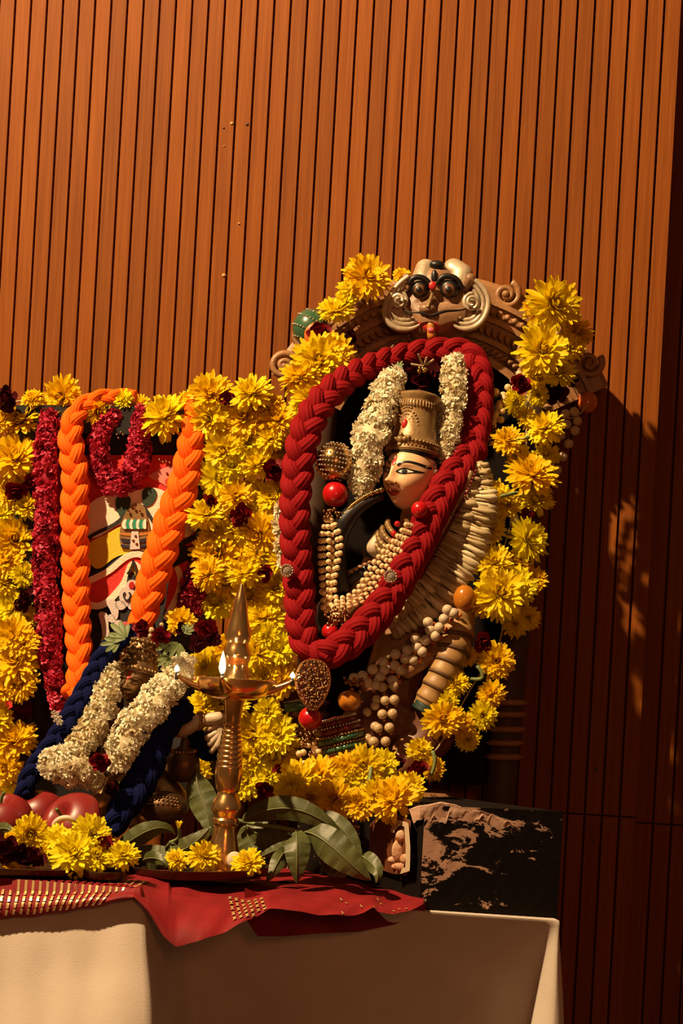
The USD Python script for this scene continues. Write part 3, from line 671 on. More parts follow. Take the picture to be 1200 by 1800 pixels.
for ex, ey, er in ((738, 508, 16), (790, 508, 18)):
    st.add('eye', ball(at(ex, ey, 2.783), mm(er, 2.79), 3, (1.0, .8, .95)), 'black_paint', True, lion)
    st.add('iris', ball(at(ex - 1, ey + 1, 2.7745), mm(er * .60, 2.79), 3, (1, .6, 1)), 'dark_brown', True, lion)
    st.add('pupil', ball(at(ex - 2, ey + 1, 2.7705), mm(er * .32, 2.79), 3, (1, .5, 1)), 'black_paint', True, lion)
    st.add('eyebrow', tube(spline([at(ex - er - 4, ey - 6, 2.778), at(ex - 6, ey - er - 5, 2.775), at(ex + 8, ey - er - 2, 2.775), at(ex + er + 4, ey + 2, 2.778)], 14), mm(np.array([2, 3.5, 4.5, 5, 5, 5, 5, 5, 5, 4.5, 4, 3.5, 3, 2]), 2.79), 8), 'black_paint', True, lion)
st.add('nose', cat([ball(at(751, 543, 2.772), mm(13, 2.79), 3, (1.1, .8, .75)), ball(at(742, 547, 2.775), mm(6, 2.79), 2), ball(at(762, 548, 2.775), mm(6, 2.79), 2)]), 'face_brown', True, lion)
st.add('nose_highlight', tube(np.array([at(760, 516, 2.776), at(755, 530, 2.769), at(751, 540, 2.763)]), mm(np.array([2.5, 4, 3]), 2.79), 8), 'carved_gold', True, lion)
st.add('moustache', tube(spline([at(708, 540, 2.78), at(722, 549, 2.769), at(742, 550, 2.764), at(755, 554, 2.764), at(775, 549, 2.765), at(800, 546, 2.771), at(826, 537, 2.784)], 40), mm(np.r_[np.linspace(1.2, 2.6, 20), np.linspace(2.6, 1.2, 20)], 2.79), 8), 'black_paint', True, lion)
st.add('mouth', bones([[(738, 566, 2.788, 10), (757, 574, 2.782, 13), (785, 566, 2.79, 10)]], 0.003, 4), 'lip', True, lion)
st.add('tongue', bones([[(757, 572, 2.774, 7), (758, 590, 2.775, 8), (760, 599, 2.78, 6)]], 0.003, 4), 'orange_paint', True, lion)
st.add('tongue_tip', ball(at(757, 580, 2.769), mm(6, 2.79), 2, (1, .6, .8)), 'pink_paint', True, lion)
def scroll(outer, cx, cy, s):
    parts = []
    for k, (o, w) in enumerate(((0, 6), (9, 5), (17, 4.5))):
        q = np.array(outer, float); ctr = np.array([cx, cy]); q = q + (ctr - q) * (o / (np.linalg.norm(ctr - q, axis=1)[:, None] + 1e-6))
        p = spline(q, 50); parts.append(tube(at(p[:, 0], p[:, 1], 2.778 + 0.0015 * k), mm(np.linspace(w * .7, w, 50) * np.r_[np.ones(40), np.linspace(1, .35, 10)], 2.78), 10))
    th_ = np.linspace(0, 4.2 * np.pi, 50); rr = np.linspace(15, 2, 50)
    parts.append(tube(at(cx + s * rr * np.sin(th_), cy - rr * np.cos(th_), np.linspace(2.784, 2.766, 50)), mm(np.linspace(4, 3, 50), 2.78), 8))
    v = spline(outer, 40); parts.append(slab(Polygon(np.vstack([v, [[cx, cy]]])).buffer(2), 2.786, 0.02))
    return cat(parts)
sl = st.add('cheek_scroll', scroll([(718, 486), (700, 500), (684, 522), (676, 545), (682, 566), (700, 578), (722, 578), (738, 570)], 700, 527, 1), 'silver_paint', 40, label='silver painted curl on the left cheek')
sl = st.add('cheek_scroll', scroll([(834, 492), (848, 506), (857, 524), (855, 548), (845, 566), (828, 577), (808, 577), (796, 570)], 829, 531, -1), 'silver_paint', 40, label='silver painted curl on the right cheek')
for pts in ([(722, 500, 2.79, 5), (714, 488, 2.785, 8), (708, 502, 2.79, 4)], [(812, 512, 2.79, 6), (826, 490, 2.785, 10), (832, 500, 2.79, 5)]):
    st.add('ear', bones([pts], 0.003, 4), 'face_brown', True, lion)

# the goddess: one continuous body, seated, facing left
body = bones([[(722, 905, 2.685, 18), (718, 940, 2.695, 20), (712, 1000, 2.70, 44), (706, 1080, 2.71, 38), (700, 1160, 2.71, 50), (690, 1240, 2.71, 62)],
              [(668, 972, 2.69, 24), (712, 965, 2.70, 30), (768, 975, 2.70, 26)],
              [(668, 972, 2.69, 23), (622, 1060, 2.665, 18), (612, 1075, 2.66, 16), (650, 1040, 2.635, 13), (668, 1015, 2.63, 12)],
              [(768, 975, 2.70, 24), (800, 1080, 2.68, 20), (760, 1150, 2.655, 16), (716, 1180, 2.645, 13)],
              [(690, 1240, 2.71, 62), (640, 1280, 2.67, 42), (580, 1320, 2.66, 34), (650, 1345, 2.65, 28)],
              [(690, 1240, 2.71, 62), (750, 1290, 2.68, 42), (700, 1345, 2.65, 30)]], 0.006, 8)
bodyp = st.add('body', body, 'skin_shaded', True, label='goddess body, cross legged and playing a lute')
sari = bones([[(700, 1190, 2.708, 58), (690, 1250, 2.708, 68), (640, 1285, 2.668, 48), (585, 1322, 2.66, 38)], [(690, 1250, 2.708, 68), (752, 1292, 2.68, 46), (712, 1346, 2.655, 34)], [(770, 1200, 2.70, 36), (745, 1290, 2.68, 44)]], 0.007, 6)
st.add('sari', sari, 'sari', True, label='brown orange painted skirt')
blouse = bones([[(712, 1000, 2.698, 47), (708, 1060, 2.706, 42)], [(664, 975, 2.688, 27), (714, 968, 2.698, 33), (768, 978, 2.698, 29)]], 0.005, 6)
st.add('blouse', blouse, 'dark_green', True)
fh, ff = head((0.76, 0.92, 1.05), [(0, -0.02, 0.10, 0.34, 0.16), (0, -0.20, 0.14, 0.11, 0.24), (0.16, -0.24, 0.10, 0.08, 0.07), (0.34, 0.13, 0.20, 0.13, -0.10), (0.34, 0.12, 0.15, 0.09, 0.07), (0.34, 0.36, 0.25, 0.10, 0.06), (0.42, -0.28, 0.22, 0.24, 0.08), (0, -0.47, 0.22, 0.06, 0.09), (0, -0.56, 0.17, 0.06, 0.10), (0, -0.85, 0.22, 0.16, 0.14)])
HF = Face(fh, ff, at(722, 838, 2.685), mm(58, 2.685), (-0.72, -0.92, -0.05), (0.10, 0.0, 1.0))
hd = st.add('head', HF.mesh(), 'skin', True, label='pale orange painted face looking left')
def el(cx, cy, a, b, rot=0.0, n=28):
    t = np.linspace(0, 2 * np.pi, n, endpoint=False); x, y = a * np.cos(t), b * np.sin(t); c, s = math.cos(rot), math.sin(rot)
    return Polygon(np.stack([cx + x * c - y * s, cy + x * s + y * c], 1))
for sg in (1, -1):
    ex = 0.35 * sg
    st.add('eye_outline', HF.paint(blob([(ex - .24 * sg, .10), (ex - .08 * sg, .225), (ex + .10 * sg, .215), (ex + .38 * sg, .135), (ex + .12 * sg, .075), (ex - .06 * sg, .04)]), 0.012), 'black_paint', True, hd)
    st.add('eye_white', HF.paint(blob([(ex - .17 * sg, .105), (ex - .05 * sg, .175), (ex + .09 * sg, .17), (ex + .20 * sg, .13), (ex + .08 * sg, .095), (ex - .05 * sg, .075)]), 0.022, 0.02), 'white_paint', True, hd)
    st.add('iris', HF.paint(el(ex - 0.01, .125, .075, .062), 0.030, 0.02), 'black_paint', True, hd)
    st.add('eyebrow', HF.paint(LineString(spline([(ex - .20 * sg, .30), (ex - .02 * sg, .41), (ex + .18 * sg, .40), (ex + .40 * sg, .28)], 20)).buffer(0.032), 0.014), 'black_paint', True, hd)
    st.add('nostril', HF.paint(el(0.09 * sg, -0.30, .04, .02), 0.012, 0.015), 'black_paint', True, hd)
st.add('lips', HF.paint(blob([(-.22, -.50), (-.09, -.43), (0, -.455), (.09, -.43), (.22, -.50), (.12, -.60), (0, -.63), (-.12, -.60)]), 0.015, 0.025), 'lip', True, hd)
st.add('lip_line', HF.paint(LineString(spline([(-.23, -.49), (-.1, -.51), (0, -.52), (.1, -.51), (.23, -.49)], 16)).buffer(0.012), 0.022, 0.012), 'black_paint', True, hd)
st.add('forehead_mark', HF.paint(blob([(0, .58), (.045, .45), (.06, .36), (0, .27), (-.06, .36), (-.045, .45)]), 0.02, 0.025), 'red_paint', True, hd)
st.add('nose_ring', cat([ball(HF.surf(np.array([0.20]), np.array([-0.24]), 0.04)[0], 0.0022, 2), ball(HF.surf(np.array([0.24]), np.array([-0.34]), 0.04)[0], 0.0016, 2), ball(HF.surf(np.array([-0.17]), np.array([-0.36]), 0.04)[0], 0.0016, 2)]), 'gold', True, hd)
ear = [ball(at(760 + dx, 835 + dy, 2.672), mm(r, 2.67), 2) for dx, dy, r in [(-3, -14, 5), (3, -14, 5), (-5, -5, 5), (2, -4, 6), (6, -7, 4), (-6, 5, 5), (0, 6, 6), (5, 4, 4), (-3, 15, 5), (3, 14, 4), (-6, 24, 4), (-9, 32, 4)]]
st.add('earring', cat(ear), 'rhinestone', True, hd, label='sparkling stone earring')
# hair and crown
CA = unit(RIGHT * 0.13 + UP * 1.0 + np.array([0, 0.10, 0])); CB = at(723, 806, 2.688)
def cp(h): return CB + CA * mm(h, 2.69)
st.add('hair', lathe([(mm(r, 2.69), mm(h, 2.69)) for r, h in [(0, -6), (38, -6), (45.5, 0), (46, 9), (30, 12)]], 48, CB, CA), 'black_paint', True, hd)
crown = st.add('crown', lathe([(mm(r, 2.69), mm(h, 2.69)) for r, h in [(30, 4), (47, 5), (49, 9), (47, 13), (46, 16), (48, 20), (48, 25), (45, 28), (42, 33), (39, 45), (37, 60), (36, 75), (36, 84), (38, 88), (38, 93), (36, 96), (37, 101), (40, 106), (40, 110), (34, 114), (22, 118), (0, 120)]], 72, CB, CA), 'carved_gold', 50, label='tall golden crown')
M = orient(CA)
def onCrown(ang, h, r): 
    d = M @ np.array([math.cos(ang), math.sin(ang), 0]); return cp(h) + d * mm(r, 2.69)
angs = np.linspace(0, 2 * np.pi, 44, endpoint=False)
st.add('bead_row', cat([ball(onCrown(a, 22.5, 48.5), mm(2.6, 2.69), 1) for a in angs]), 'carved_gold', True, crown)
st.add('bead_row', cat([ball(onCrown(a, 14, 47), mm(2.0, 2.69), 1) for a in angs]), 'copper_gold', True, crown)
st.add('bead_row', cat([tube(np.array([onCrown(a, 86, 38), onCrown(a, 96, 37.5)]), mm(1.8, 2.69), 6) for a in angs]), 'carved_gold', True, crown)
fa = unit(np.array([-0.55, -0.9, 0.0])); gx = unit(np.cross(CA, fa))
oc = cp(56) + fa * mm(36, 2.69); orn = []
for rx, ry, k, r in ((9, 13, 16, 2.0), (15, 20, 22, 2.2), (21, 26, 26, 2.4)):
    for t_ in np.linspace(0, 2 * np.pi, k, endpoint=False):
        y_ = ry * math.sin(t_) + (6 if math.sin(t_) > .9 else 0)
        xx = rx * math.cos(t_); orn.append(ball(oc + gx * mm(xx, 2.69) + CA * mm(y_, 2.69) - fa * mm(xx * xx / 75.0 + 0 * y_, 2.69), mm(r, 2.69), 1))
st.add('ornament', cat(orn), 'carved_gold', True, crown, label='beaded teardrop ornament on the crown')
st.add('gem', ball(oc + fa * 0.001, mm(8, 2.69), 3, (.75, .5, 1.2)), 'red_paint', True, crown, label='red oval gem')
orn = [ball(cp(28) + fa * mm(47, 2.69) + gx * mm(x, 2.69) + CA * mm(y, 2.69), mm(r, 2.69), 2) for x, y, r in [(0, 0, 7), (-9, 1, 5), (9, 1, 5), (0, -9, 5), (-16, 4, 4), (16, 4, 4), (0, 9, 4)]]
st.add('ornament', cat(orn), 'carved_gold', True, crown)
# necklace collar and shoulder drape
nk = []
for k, (dy, w) in enumerate(((0, 30), (13, 40), (26, 48), (39, 52))):
    p = spline([at(712 - w, 915 + dy * .8, 2.658), at(712 - w * .6, 940 + dy, 2.637), at(712, 950 + dy, 2.630), at(712 + w * .7, 938 + dy, 2.645)], 26)
    nk.append(tube(p, mm(5.5, 2.65), 8)); nk += [ball(q + [0, -0.003, 0], mm(3.6, 2.65), 1) for q in p[::2]]
coll = st.add('necklace', cat(nk), 'carved_gold', True, label='broad carved gold collar')
for x, y in ((698, 921), (692, 938), (690, 951), (685, 964)): st.add('gem', ball(at(x, y, 2.632), mm(5.5, 2.64), 2), 'red_bead', True, coll)
st.add('shoulder_cloth', bones([[(668, 940, 2.662, 12), (660, 962, 2.660, 17), (676, 975, 2.664, 16)]], 0.004, 5), 'ivory', True, label='cream shoulder')
# lute
lu = st.add('lute_neck', tube(spline([at(575, 1045, 2.68), at(620, 1015, 2.672), at(700, 985, 2.67), at(760, 972, 2.68)], 40), mm(15, 2.66), 14), 'black_paint', True, label='black lute neck')
st.add('fret', cat([ball(q, mm(3.4, 2.63), 1, (1.5, 1, 1)) for q in spline([at(580, 1032, 2.666), at(620, 1003, 2.659), at(700, 972, 2.657), at(755, 960, 2.668)], 22)]), 'carved', True, lu)
hk = spline([at(604, 1040, 2.66), at(594, 985, 2.655), at(600, 930, 2.65), at(626, 895, 2.645), at(672, 872, 2.645)], 50)
hp = st.add('lute_head', tube(hk, mm(np.r_[np.linspace(13, 17, 30), np.linspace(17, 8, 20)], 2.65), 14), 'black_paint', True, label='curved black lute head with gold edging')
ge = hk[14:] + UP * mm(12, 2.65) * np.linspace(.2, .8, 36)[:, None] - RIGHT * mm(9, 2.65) * np.linspace(1, .2, 36)[:, None] + FRONT * 0.007
st.add('gold_edging', cat([ball(q, mm(rng.uniform(3.4, 5.4), 2.65), 1) for q in spline(ge, 44)]), 'gold', True, hp)
st.add('lute_gourd', ball(at(590, 1085, 2.70), mm(40, 2.70), 4, (1, .8, 1)), 'black_paint', True, lu)
# striped sleeve on the right
slv = spline([at(800, 1085, 2.672), at(796, 1140, 2.655), at(770, 1200, 2.645), at(745, 1245, 2.645)], 60)
t_ = np.linspace(0, 1, 60)
slp = st.add('sleeve', tube(slv, mm((34 - 12 * t_) * (1 + 0.05 * np.sin(t_ * 44)), 2.65), 24), 'stripe_tan', True, label='tan ribbed sleeve')
for k in range(6):
    i = 12 + k * 8; st.add('sleeve_band', tube(slv[i:i + 4], mm((34 - 12 * t_[i:i + 4]) * np.array([.98, 1.04, 1.04, .98]), 2.65), 24), 'stripe_brown', True, slp)
st.add('sleeve_cuff', tube(slv[-6:] + UP * -0.006, mm(25, 2.645), 20), 'dark_green', True, slp)
st.add('lotus_base', cat([lathe([(0, 0), (0.105, 0), (0.11, 0.012), (0.098, 0.026), (0.10, 0.032), (0.092, 0.04), (0, 0.045)], 48, at(670, 1412, 2.70) - [0, 0, .02])] + [tube(np.array([at(670 + 140 * math.sin(a), 1418, 2.70 - 0.108 * math.cos(a)), at(670 + 150 * math.sin(a), 1400, 2.70 - 0.116 * math.cos(a)), at(670 + 135 * math.sin(a), 1384, 2.70 - 0.10 * math.cos(a))]), np.array([0.008, 0.012, 0.002]), 8) for a in np.linspace(-1.5, 0.3, 10)]), 'carved', True)

# ---------------------------------------------------------------- red braided garland on the statue
rb = Thing('braided_garland', 'thick crimson yarn braid looped round the goddess, with a jewelled heart pendant', 'garland', base=at(560, 1165, 2.63))
braid(rb, [(560, 1160, 2.60), (536, 1130, 2.61), (527, 1060, 2.62), (521, 980, 2.625), (518, 900, 2.63), (523, 830, 2.64), (535, 765, 2.65), (562, 710, 2.67), (606, 668, 2.70), (660, 640, 2.735), (715, 624, 2.76), (775, 616, 2.77), (822, 622, 2.765), (841, 650, 2.75), (843, 700, 2.735), (836, 750, 2.72), (818, 800, 2.70), (793, 842, 2.675), (768, 885, 2.655), (748, 930, 2.645), (726, 975, 2.635), (700, 1022, 2.625), (672, 1066, 2.62), (636, 1108, 2.61), (596, 1140, 2.60), (566, 1152, 2.60)],
      [50, 56, 58, 57, 57, 58, 60, 62, 60, 56, 50, 48, 50, 50, 50, 52, 58, 60, 62, 62, 62, 62, 62, 62, 60, 56], 104, 'red_yarn', depth=0.34)
def stone(th, px, py, Y, r):
    p = th.add('brooch', lathe([(mm(r * .75, Y), 0.0025), (mm(r, Y), 0.001), (mm(r, Y), -0.002)], 20, at(px, py, Y), (-.2, -1, .1)), 'gold', 40, label='clear stone brooch')
    th.add('stone', lathe([(0, 0.004), (mm(r * .35, Y), 0.0038), (mm(r * .75, Y), 0.0018), (mm(r * .75, Y), 0)], 8, at(px, py, Y), (-.2, -1, .1)), 'rhinestone', False, p)
    th.add('claw', cat([ball(at(px + r * .92 * math.cos(a), py + r * .92 * math.sin(a), Y - 0.002), mm(2.2, Y), 1) for a in np.linspace(0, 6.28, 15)[:-1]]), 'rhinestone', True, p)
stone(rb, 686, 1013, 2.588, 11); stone(rb, 504, 1003, 2.60, 11)
hp_ = Polygon(spline([(550, 1250), (524, 1222), (519, 1186), (530, 1164), (550, 1158), (570, 1164), (581, 1188), (574, 1224)], 50, closed=True))
pd = rb.add('pendant', slab(hp_.difference(hp_.buffer(-4)), 2.578, 0.004), 'copper_gold', 30, label='heart shaped filigree pendant')
fil = []
for cx, cy, r in [(550, 1178, 11), (535, 1182, 9), (566, 1183, 9), (530, 1200, 8), (570, 1202, 8), (550, 1200, 10), (540, 1216, 8), (561, 1217, 8), (550, 1232, 8), (536, 1170, 6), (563, 1170, 6), (550, 1216, 6)]:
    t_ = np.linspace(0, 2 * np.pi, 18); fil.append(tube(at(cx + r * .75 * np.cos(t_), cy + r * np.sin(t_), 2.576 - 0.001 * np.cos(t_ * 3)), mm(1.7, 2.58), 6)); fil.append(ball(at(cx, cy, 2.574), mm(2.6, 2.58), 1))
rb.add('filigree', cat(fil), 'copper_gold', True, pd)
crys = [ball(at(x, y, 2.572 + rng.uniform(0, .003)), mm(rng.uniform(1.3, 2.4), 2.58), 1) for x, y in zip(rng.uniform(518, 582, 420), rng.uniform(1158, 1250, 420)) if hp_.buffer(-2).contains(Point(x, y))]
rb.add('crystal', cat(crys), 'copper_gold', True, pd, kind='stuff')
rb.add('pendant_back', slab(hp_.buffer(-2), 2.581, 0.002), 'maroon_bead', 30, pd)
cp_ = lambda px, py, Y, r, look, nm='bead', sc=(1, 1, 1), lab=None, th=rb, par=None, n=3: th.add(nm, ball(at(px, py, Y), mm(r, Y), n, sc), look, True, par, lab)
cp_(545, 1263, 2.60, 21, 'red_bead', lab='red bead below the pendant')
def cap(th, px, py, Y, r, look='copper_gold', n=30):
    pts = [ball(at(px + rng.normal(0, r * .5), py + rng.normal(0, r * .6), Y - mm(r * .5, Y) + rng.normal(0, .002)), mm(rng.uniform(2.6, 4.0), Y), 1) for _ in range(n)]
    th.add('bead_cap', cat(pts), look, True, label='tiny gold bead cap')
cap(rb, 540, 1296, 2.60, 15)
for pts in ([(536, 1308, 2.60), (524, 1328, 2.60), (516, 1342, 2.60)], [(542, 1310, 2.595), (548, 1328, 2.595), (552, 1342, 2.595)], [(549, 1308, 2.60), (560, 1322, 2.60), (564, 1338, 2.60)], [(534, 1304, 2.60), (533, 1324, 2.595), (534, 1342, 2.595)]): beads(rb, pts, 6.0, 11, 'pearl')

# ---------------------------------------------------------------- pearl necklace with red beads and gold ball
pk = Thing('pearl_necklace', 'many stranded cream pearl necklace with red beads and a jewelled gold ball', 'necklace', base=at(580, 1090, 2.64))
def jewel_ball(th, px, py, Y, r, look, rows, dot='rhinestone', nm='ornament_ball', sc=(1, 1, 1.05), lab=None, tilt=0.15):
    b_ = th.add(nm, ball(at(px, py, Y), mm(r, Y), 4, sc), look, True, None, lab); R = mm(r, Y); O = orient(unit(UP + RIGHT * tilt))
    dd, rg = [], []
    for la in rows:
        la = math.radians(la); k = max(8, int(2 * np.pi * r * math.cos(la) / 6.2))
        for a in np.linspace(0, 2 * np.pi, k, endpoint=False):
            d = O @ np.array([math.cos(la) * math.cos(a), math.cos(la) * math.sin(a), math.sin(la)])
            dd.append(ball(at(px, py, Y) + d * R * np.array(sc) * 1.01, mm(2.0, Y), 1))
    th.add('stone_row', cat(dd), dot, True, b_)
jewel_ball(pk, 588, 812, 2.655, 33, 'gold', [-62, -48, -33, -18, -4, 8, 22, 38, 54, 68], lab='gold ball covered in rows of tiny stones')
cp_(589, 869, 2.65, 23, 'red_bead', th=pk, lab='large red bead')
cap(pk, 583, 905, 2.645, 12, n=26)
for k, (x0, x1, x2, y2) in enumerate([(566, 564, 568, 1068), (577, 577, 573, 1074), (590, 588, 582, 1064), (596, 592, 590, 1050), (572, 570, 565, 1040), (584, 583, 578, 1070)]):
    beads(pk, [(578 + (k - 2.5) * 2, 914, 2.642), (x0, 935, 2.64 + .004 * (k > 3)), (x1, 1000, 2.638 + .006 * (k > 3)), (x2, y2, 2.636 + .004 * (k > 3))], 5.1, 11.4, 'pearl')
for k in range(5):
    o = k * 7.5
    beads(pk, [(724 - o * .35, 925 - o * .1, 2.632 - .001 * k), (706 - o * .7, 968 - o * .35, 2.626), (672 - o * .85, 1018 - o * .45, 2.622), (632 - o * .5, 1060 - o * .5, 2.626), (602, 1072 - o * .7, 2.63), (590 - o * .15, 1092 - o * .8, 2.63)], 5.1, 11.4, 'pearl')
cap(pk, 588, 1088, 2.62, 16, n=40); cap(pk, 604, 1085, 2.625, 10, n=16)
cp_(580, 1110, 2.62, 15, 'red_bead', th=pk)
cp_(737, 896, 2.63, 15, 'red_bead', th=pk, lab='red bead beside the neck')
rb.add('tassel', bones([[(838, 768, 2.715, 18), (842, 796, 2.705, 16), (826, 800, 2.70, 12)]], 0.004, 5), 'red_yarn', True, label='loose tuft of red yarn')

# ---------------------------------------------------------------- bead strands
wb = Thing('bead_necklace', 'strand of faceted ivory and orange beads slanting below the white garland of the goddess', 'necklace', base=at(720, 1170, 2.63))
S_ = [(797, 1078), (780, 1088), (772, 1103), (756, 1108), (748, 1125), (730, 1122), (733, 1138), (716, 1143), (712, 1158), (695, 1150), (694, 1170), (673, 1163), (675, 1178), (655, 1177), (668, 1190), (645, 1200), (637, 1188), (622, 1192), (765, 1118), (742, 1146), (726, 1160), (703, 1178), (786, 1072), (752, 1094), (690, 1196), (660, 1204)]
for x, y in S_:
    Y = 2.632 - 0.008 * math.sin(x / 30.0); cp_(x, y, Y, 9.5, 'ivory', 'bead', th=wb, n=2)
for x, y in S_[::1]:
    cp_(x + 11, y + 3, 2.640, 4.0, 'orange_bead', 'small_bead', th=wb, n=1); cp_(x - 3, y + 11, 2.640, 3.6, 'orange_bead', 'small_bead', th=wb, n=1)
cp_(816, 1052, 2.655, 22, 'amber_bead', th=wb, sc=(.9, .9, 1.1), lab='large amber bead')
gb = Thing('bead_necklace', 'hanging double strand of round cream beads over the brown skirt of the goddess', 'necklace', base=at(670, 1250, 2.63))
for pts in ([(672, 1208, 2.632), (676, 1238, 2.625), (668, 1268, 2.62), (658, 1300, 2.618), (644, 1326, 2.615)], [(692, 1206, 2.632), (692, 1240, 2.625), (686, 1272, 2.62), (678, 1302, 2.618), (672, 1328, 2.615)], [(662, 1230, 2.635), (660, 1276, 2.63), (646, 1298, 2.625), (656, 1322, 2.622)]):
    beads(gb, pts, 9.0, 21, 'cream_bead', 'bead', 3)
    beads(gb, [(x + 3, y + 10, Y) for x, y, Y in pts], 3.4, 21, 'copper_gold', 'small_bead', 1)
for x, y in ((659, 1241), (645, 1252), (692, 1214), (682, 1206), (676, 1222)): cp_(x, y, 2.632, 8 if x < 670 else 4, 'cream_bead' if x < 670 else 'copper_gold', th=gb, n=2)
cp_(614, 1232, 2.625, 21, 'amber_bead', th=gb, sc=(1, .9, .92), lab='big amber bead with gold shine')
cap(gb, 624, 1204, 2.625, 14, n=26); cap(gb, 640, 1196, 2.63, 8, 'orange_bead', n=10)
rbk = Thing('bead_necklace', 'pearl and ivory bead cluster at the right shoulder of the carved arch', 'necklace', base=at(900, 720, 2.76))
for pts in ([(918, 642, 2.76), (910, 660, 2.76), (890, 684, 2.755), (876, 715, 2.752), (868, 740, 2.752)], [(926, 646, 2.765), (906, 678, 2.757), (888, 706, 2.75), (880, 738, 2.75)], [(886, 700, 2.748), (872, 726, 2.748), (866, 748, 2.75)]): beads(rbk, pts, 6.5, 13, 'pearl')
cp_(870, 690, 2.76, 8, 'pearl', th=rbk); cap(rbk, 860, 757, 2.75, 13, 'copper_gold', 26)
for x, y in ((994, 728), (1009, 724), (996, 746), (1010, 757), (1014, 740), (999, 780), (989, 803), (979, 826), (985, 765), (970, 845)): cp_(x, y, 2.80 + .003 * math.sin(x), 8.5, 'ivory', th=rbk, n=2)
cp_(1032, 707, 2.82, 17, 'orange_bead', th=rbk, sc=(1, .9, 1.15), lab='orange bead at the outer end'); 
tb = rbk.add('thread', tube(spline([at(1030, 712, 2.81), at(1002, 735, 2.80), at(960, 720, 2.78), at(915, 700, 2.765), at(880, 700, 2.76)], 30), 0.0012, 6), 'string', True)
gball = Thing('ornament_ball', 'green ball with rows of rhinestones at the left shoulder of the arch, against the wall', 'ornament', base=at(545, 575, 2.80))
jewel_ball(gball, 546, 577, 2.79, 32, 'green_bead', [-50, -15, 20, 50], nm='ball', tilt=0.5)
gball.add('loop', tube(at(556 + 16 * np.cos(np.linspace(0, 6.28, 24)), 590 + 18 * np.sin(np.linspace(0, 6.28, 24)), 2.765), mm(6, 2.77), 10), 'orange_bead', True)
gball.add('cord', tube(spline([at(560, 575, 2.775), at(600, 600, 2.79), at(640, 640, 2.80)], 16), 0.0025, 8), 'string', True)
rball = Thing('ornament_ball', 'dark red rhinestone ball below the yellow garland, beside the mango leaves', 'ornament', base=at(605, 1460, 2.56))
jewel_ball(rball, 604, 1458, 2.52, 27, 'maroon_bead', [-50, -25, 0, 25, 50], nm='ball', tilt=0.3)
barrel = Thing('barrel_bead', 'large barrel bead with green and maroon bands of rhinestones under the amber bead', 'bead', base=at(595, 1295, 2.62))
cB = at(598, 1300, 2.63); axB = unit(UP - RIGHT * 0.25)
barrel.add('core', lathe([(0, -mm(42, 2.63)), (mm(26, 2.63), -mm(40, 2.63)), (mm(36, 2.63), -mm(15, 2.63)), (mm(36, 2.63), mm(15, 2.63)), (mm(28, 2.63), mm(38, 2.63)), (0, mm(42, 2.63))], 40, cB, axB), 'maroon_bead', True)
for h, r, lk in ((-28, 33, 'orange_bead'), (-14, 37, 'green_bead'), (2, 39, 'green_bead'), (18, 37, 'maroon_bead'), (31, 33, 'maroon_bead')):
    t_ = np.linspace(0, 2 * np.pi, 40); OB = orient(axB)
    ring = np.stack([cB + OB @ np.array([mm(r, 2.63) * math.cos(a), mm(r, 2.63) * math.sin(a), mm(h, 2.63)]) for a in t_])
    bp_ = barrel.add('band', tube(ring, mm(6, 2.63), 10), lk, True)
    barrel.add('stone_row', cat([ball(cB + OB @ np.array([mm(r + 4.5, 2.63) * math.cos(a), mm(r + 4.5, 2.63) * math.sin(a), mm(h + 7, 2.63)]), mm(2.2, 2.63), 1) for a in np.linspace(0, 2 * np.pi, 46)]), 'gold' if lk == 'green_bead' else 'rhinestone', True, bp_)
cane = Thing('stick', 'short green painted stick end behind the heart pendant', 'stick', base=at(520, 1240, 2.66))
cane.add('stick', tube(np.array([at(500, 1244, 2.66), at(535, 1238, 2.66), at(560, 1234, 2.665)]), mm(10, 2.66), 14), 'green_bead', True)

# ---------------------------------------------------------------- white garlands on the statue
WL = ['white_petal', 'white_petal', 'white_petal', 'old_petal']
wg = Thing('white_garland', 'white tuberose garland hanging over the goddess behind the crimson braid', 'garland', base=at(700, 800, 2.66))
floret_path(wg, [(694, 660, 2.72), (676, 700, 2.69), (660, 745, 2.67), (646, 785, 2.655), (640, 825, 2.655), (628, 868, 2.66)], 150, [48, 62, 66, 72, 64, 40], 12, WHITE, WL, Rv=0.25)
floret_path(wg, [(794, 632, 2.735), (796, 690, 2.71), (792, 745, 2.695), (786, 790, 2.69), (776, 815, 2.69)], 85, [50, 52, 50, 40, 26], 11.5, WHITE, WL, Rv=0.2)
lay = spline([(846, 815), (838, 880), (826, 930), (800, 985), (765, 1035), (725, 1075), (690, 1105)], 120); lw_ = np.interp(np.linspace(0, 1, 120), [0, .2, .5, .8, 1], [24, 80, 92, 80, 40])
dl = np.gradient(lay, axis=0); dl /= np.linalg.norm(dl, axis=1)[:, None]; nl = np.stack([-dl[:, 1], dl[:, 0]], 1)
for i in range(120):                                     # long buds laid side by side, square to the string
    for s_ in (0, 1):
        w_ = lw_[i] * rng.uniform(.9, 1.1); off = -w_ * (.5 - .45 * s_) + rng.normal(0, 3)
        side = -nl[i]
        A_ = lay[i] + side * (-w_ * .5 + s_ * w_ * .42); B_ = A_ + side * w_ * .56 + dl[i] * rng.normal(0, 5); Y_ = 2.672 - .006 * s_ + rng.normal(0, .003) + 0.02 * (i < 18)
        p = np.stack([at(*A_, Y_ + .004), at(*(A_ * .5 + B_ * .5), Y_ - .004), at(*B_, Y_ + .002)])
        wg.add('bud', tube(spline(p, 6), mm(np.array([1.5, 2.6, 3.2, 4.6, 5.0, 1.2]) * rng.uniform(.8, 1.3), 2.67), 7), ['tuberose', 'tuberose', 'old_petal'][rng.integers(3)], True)
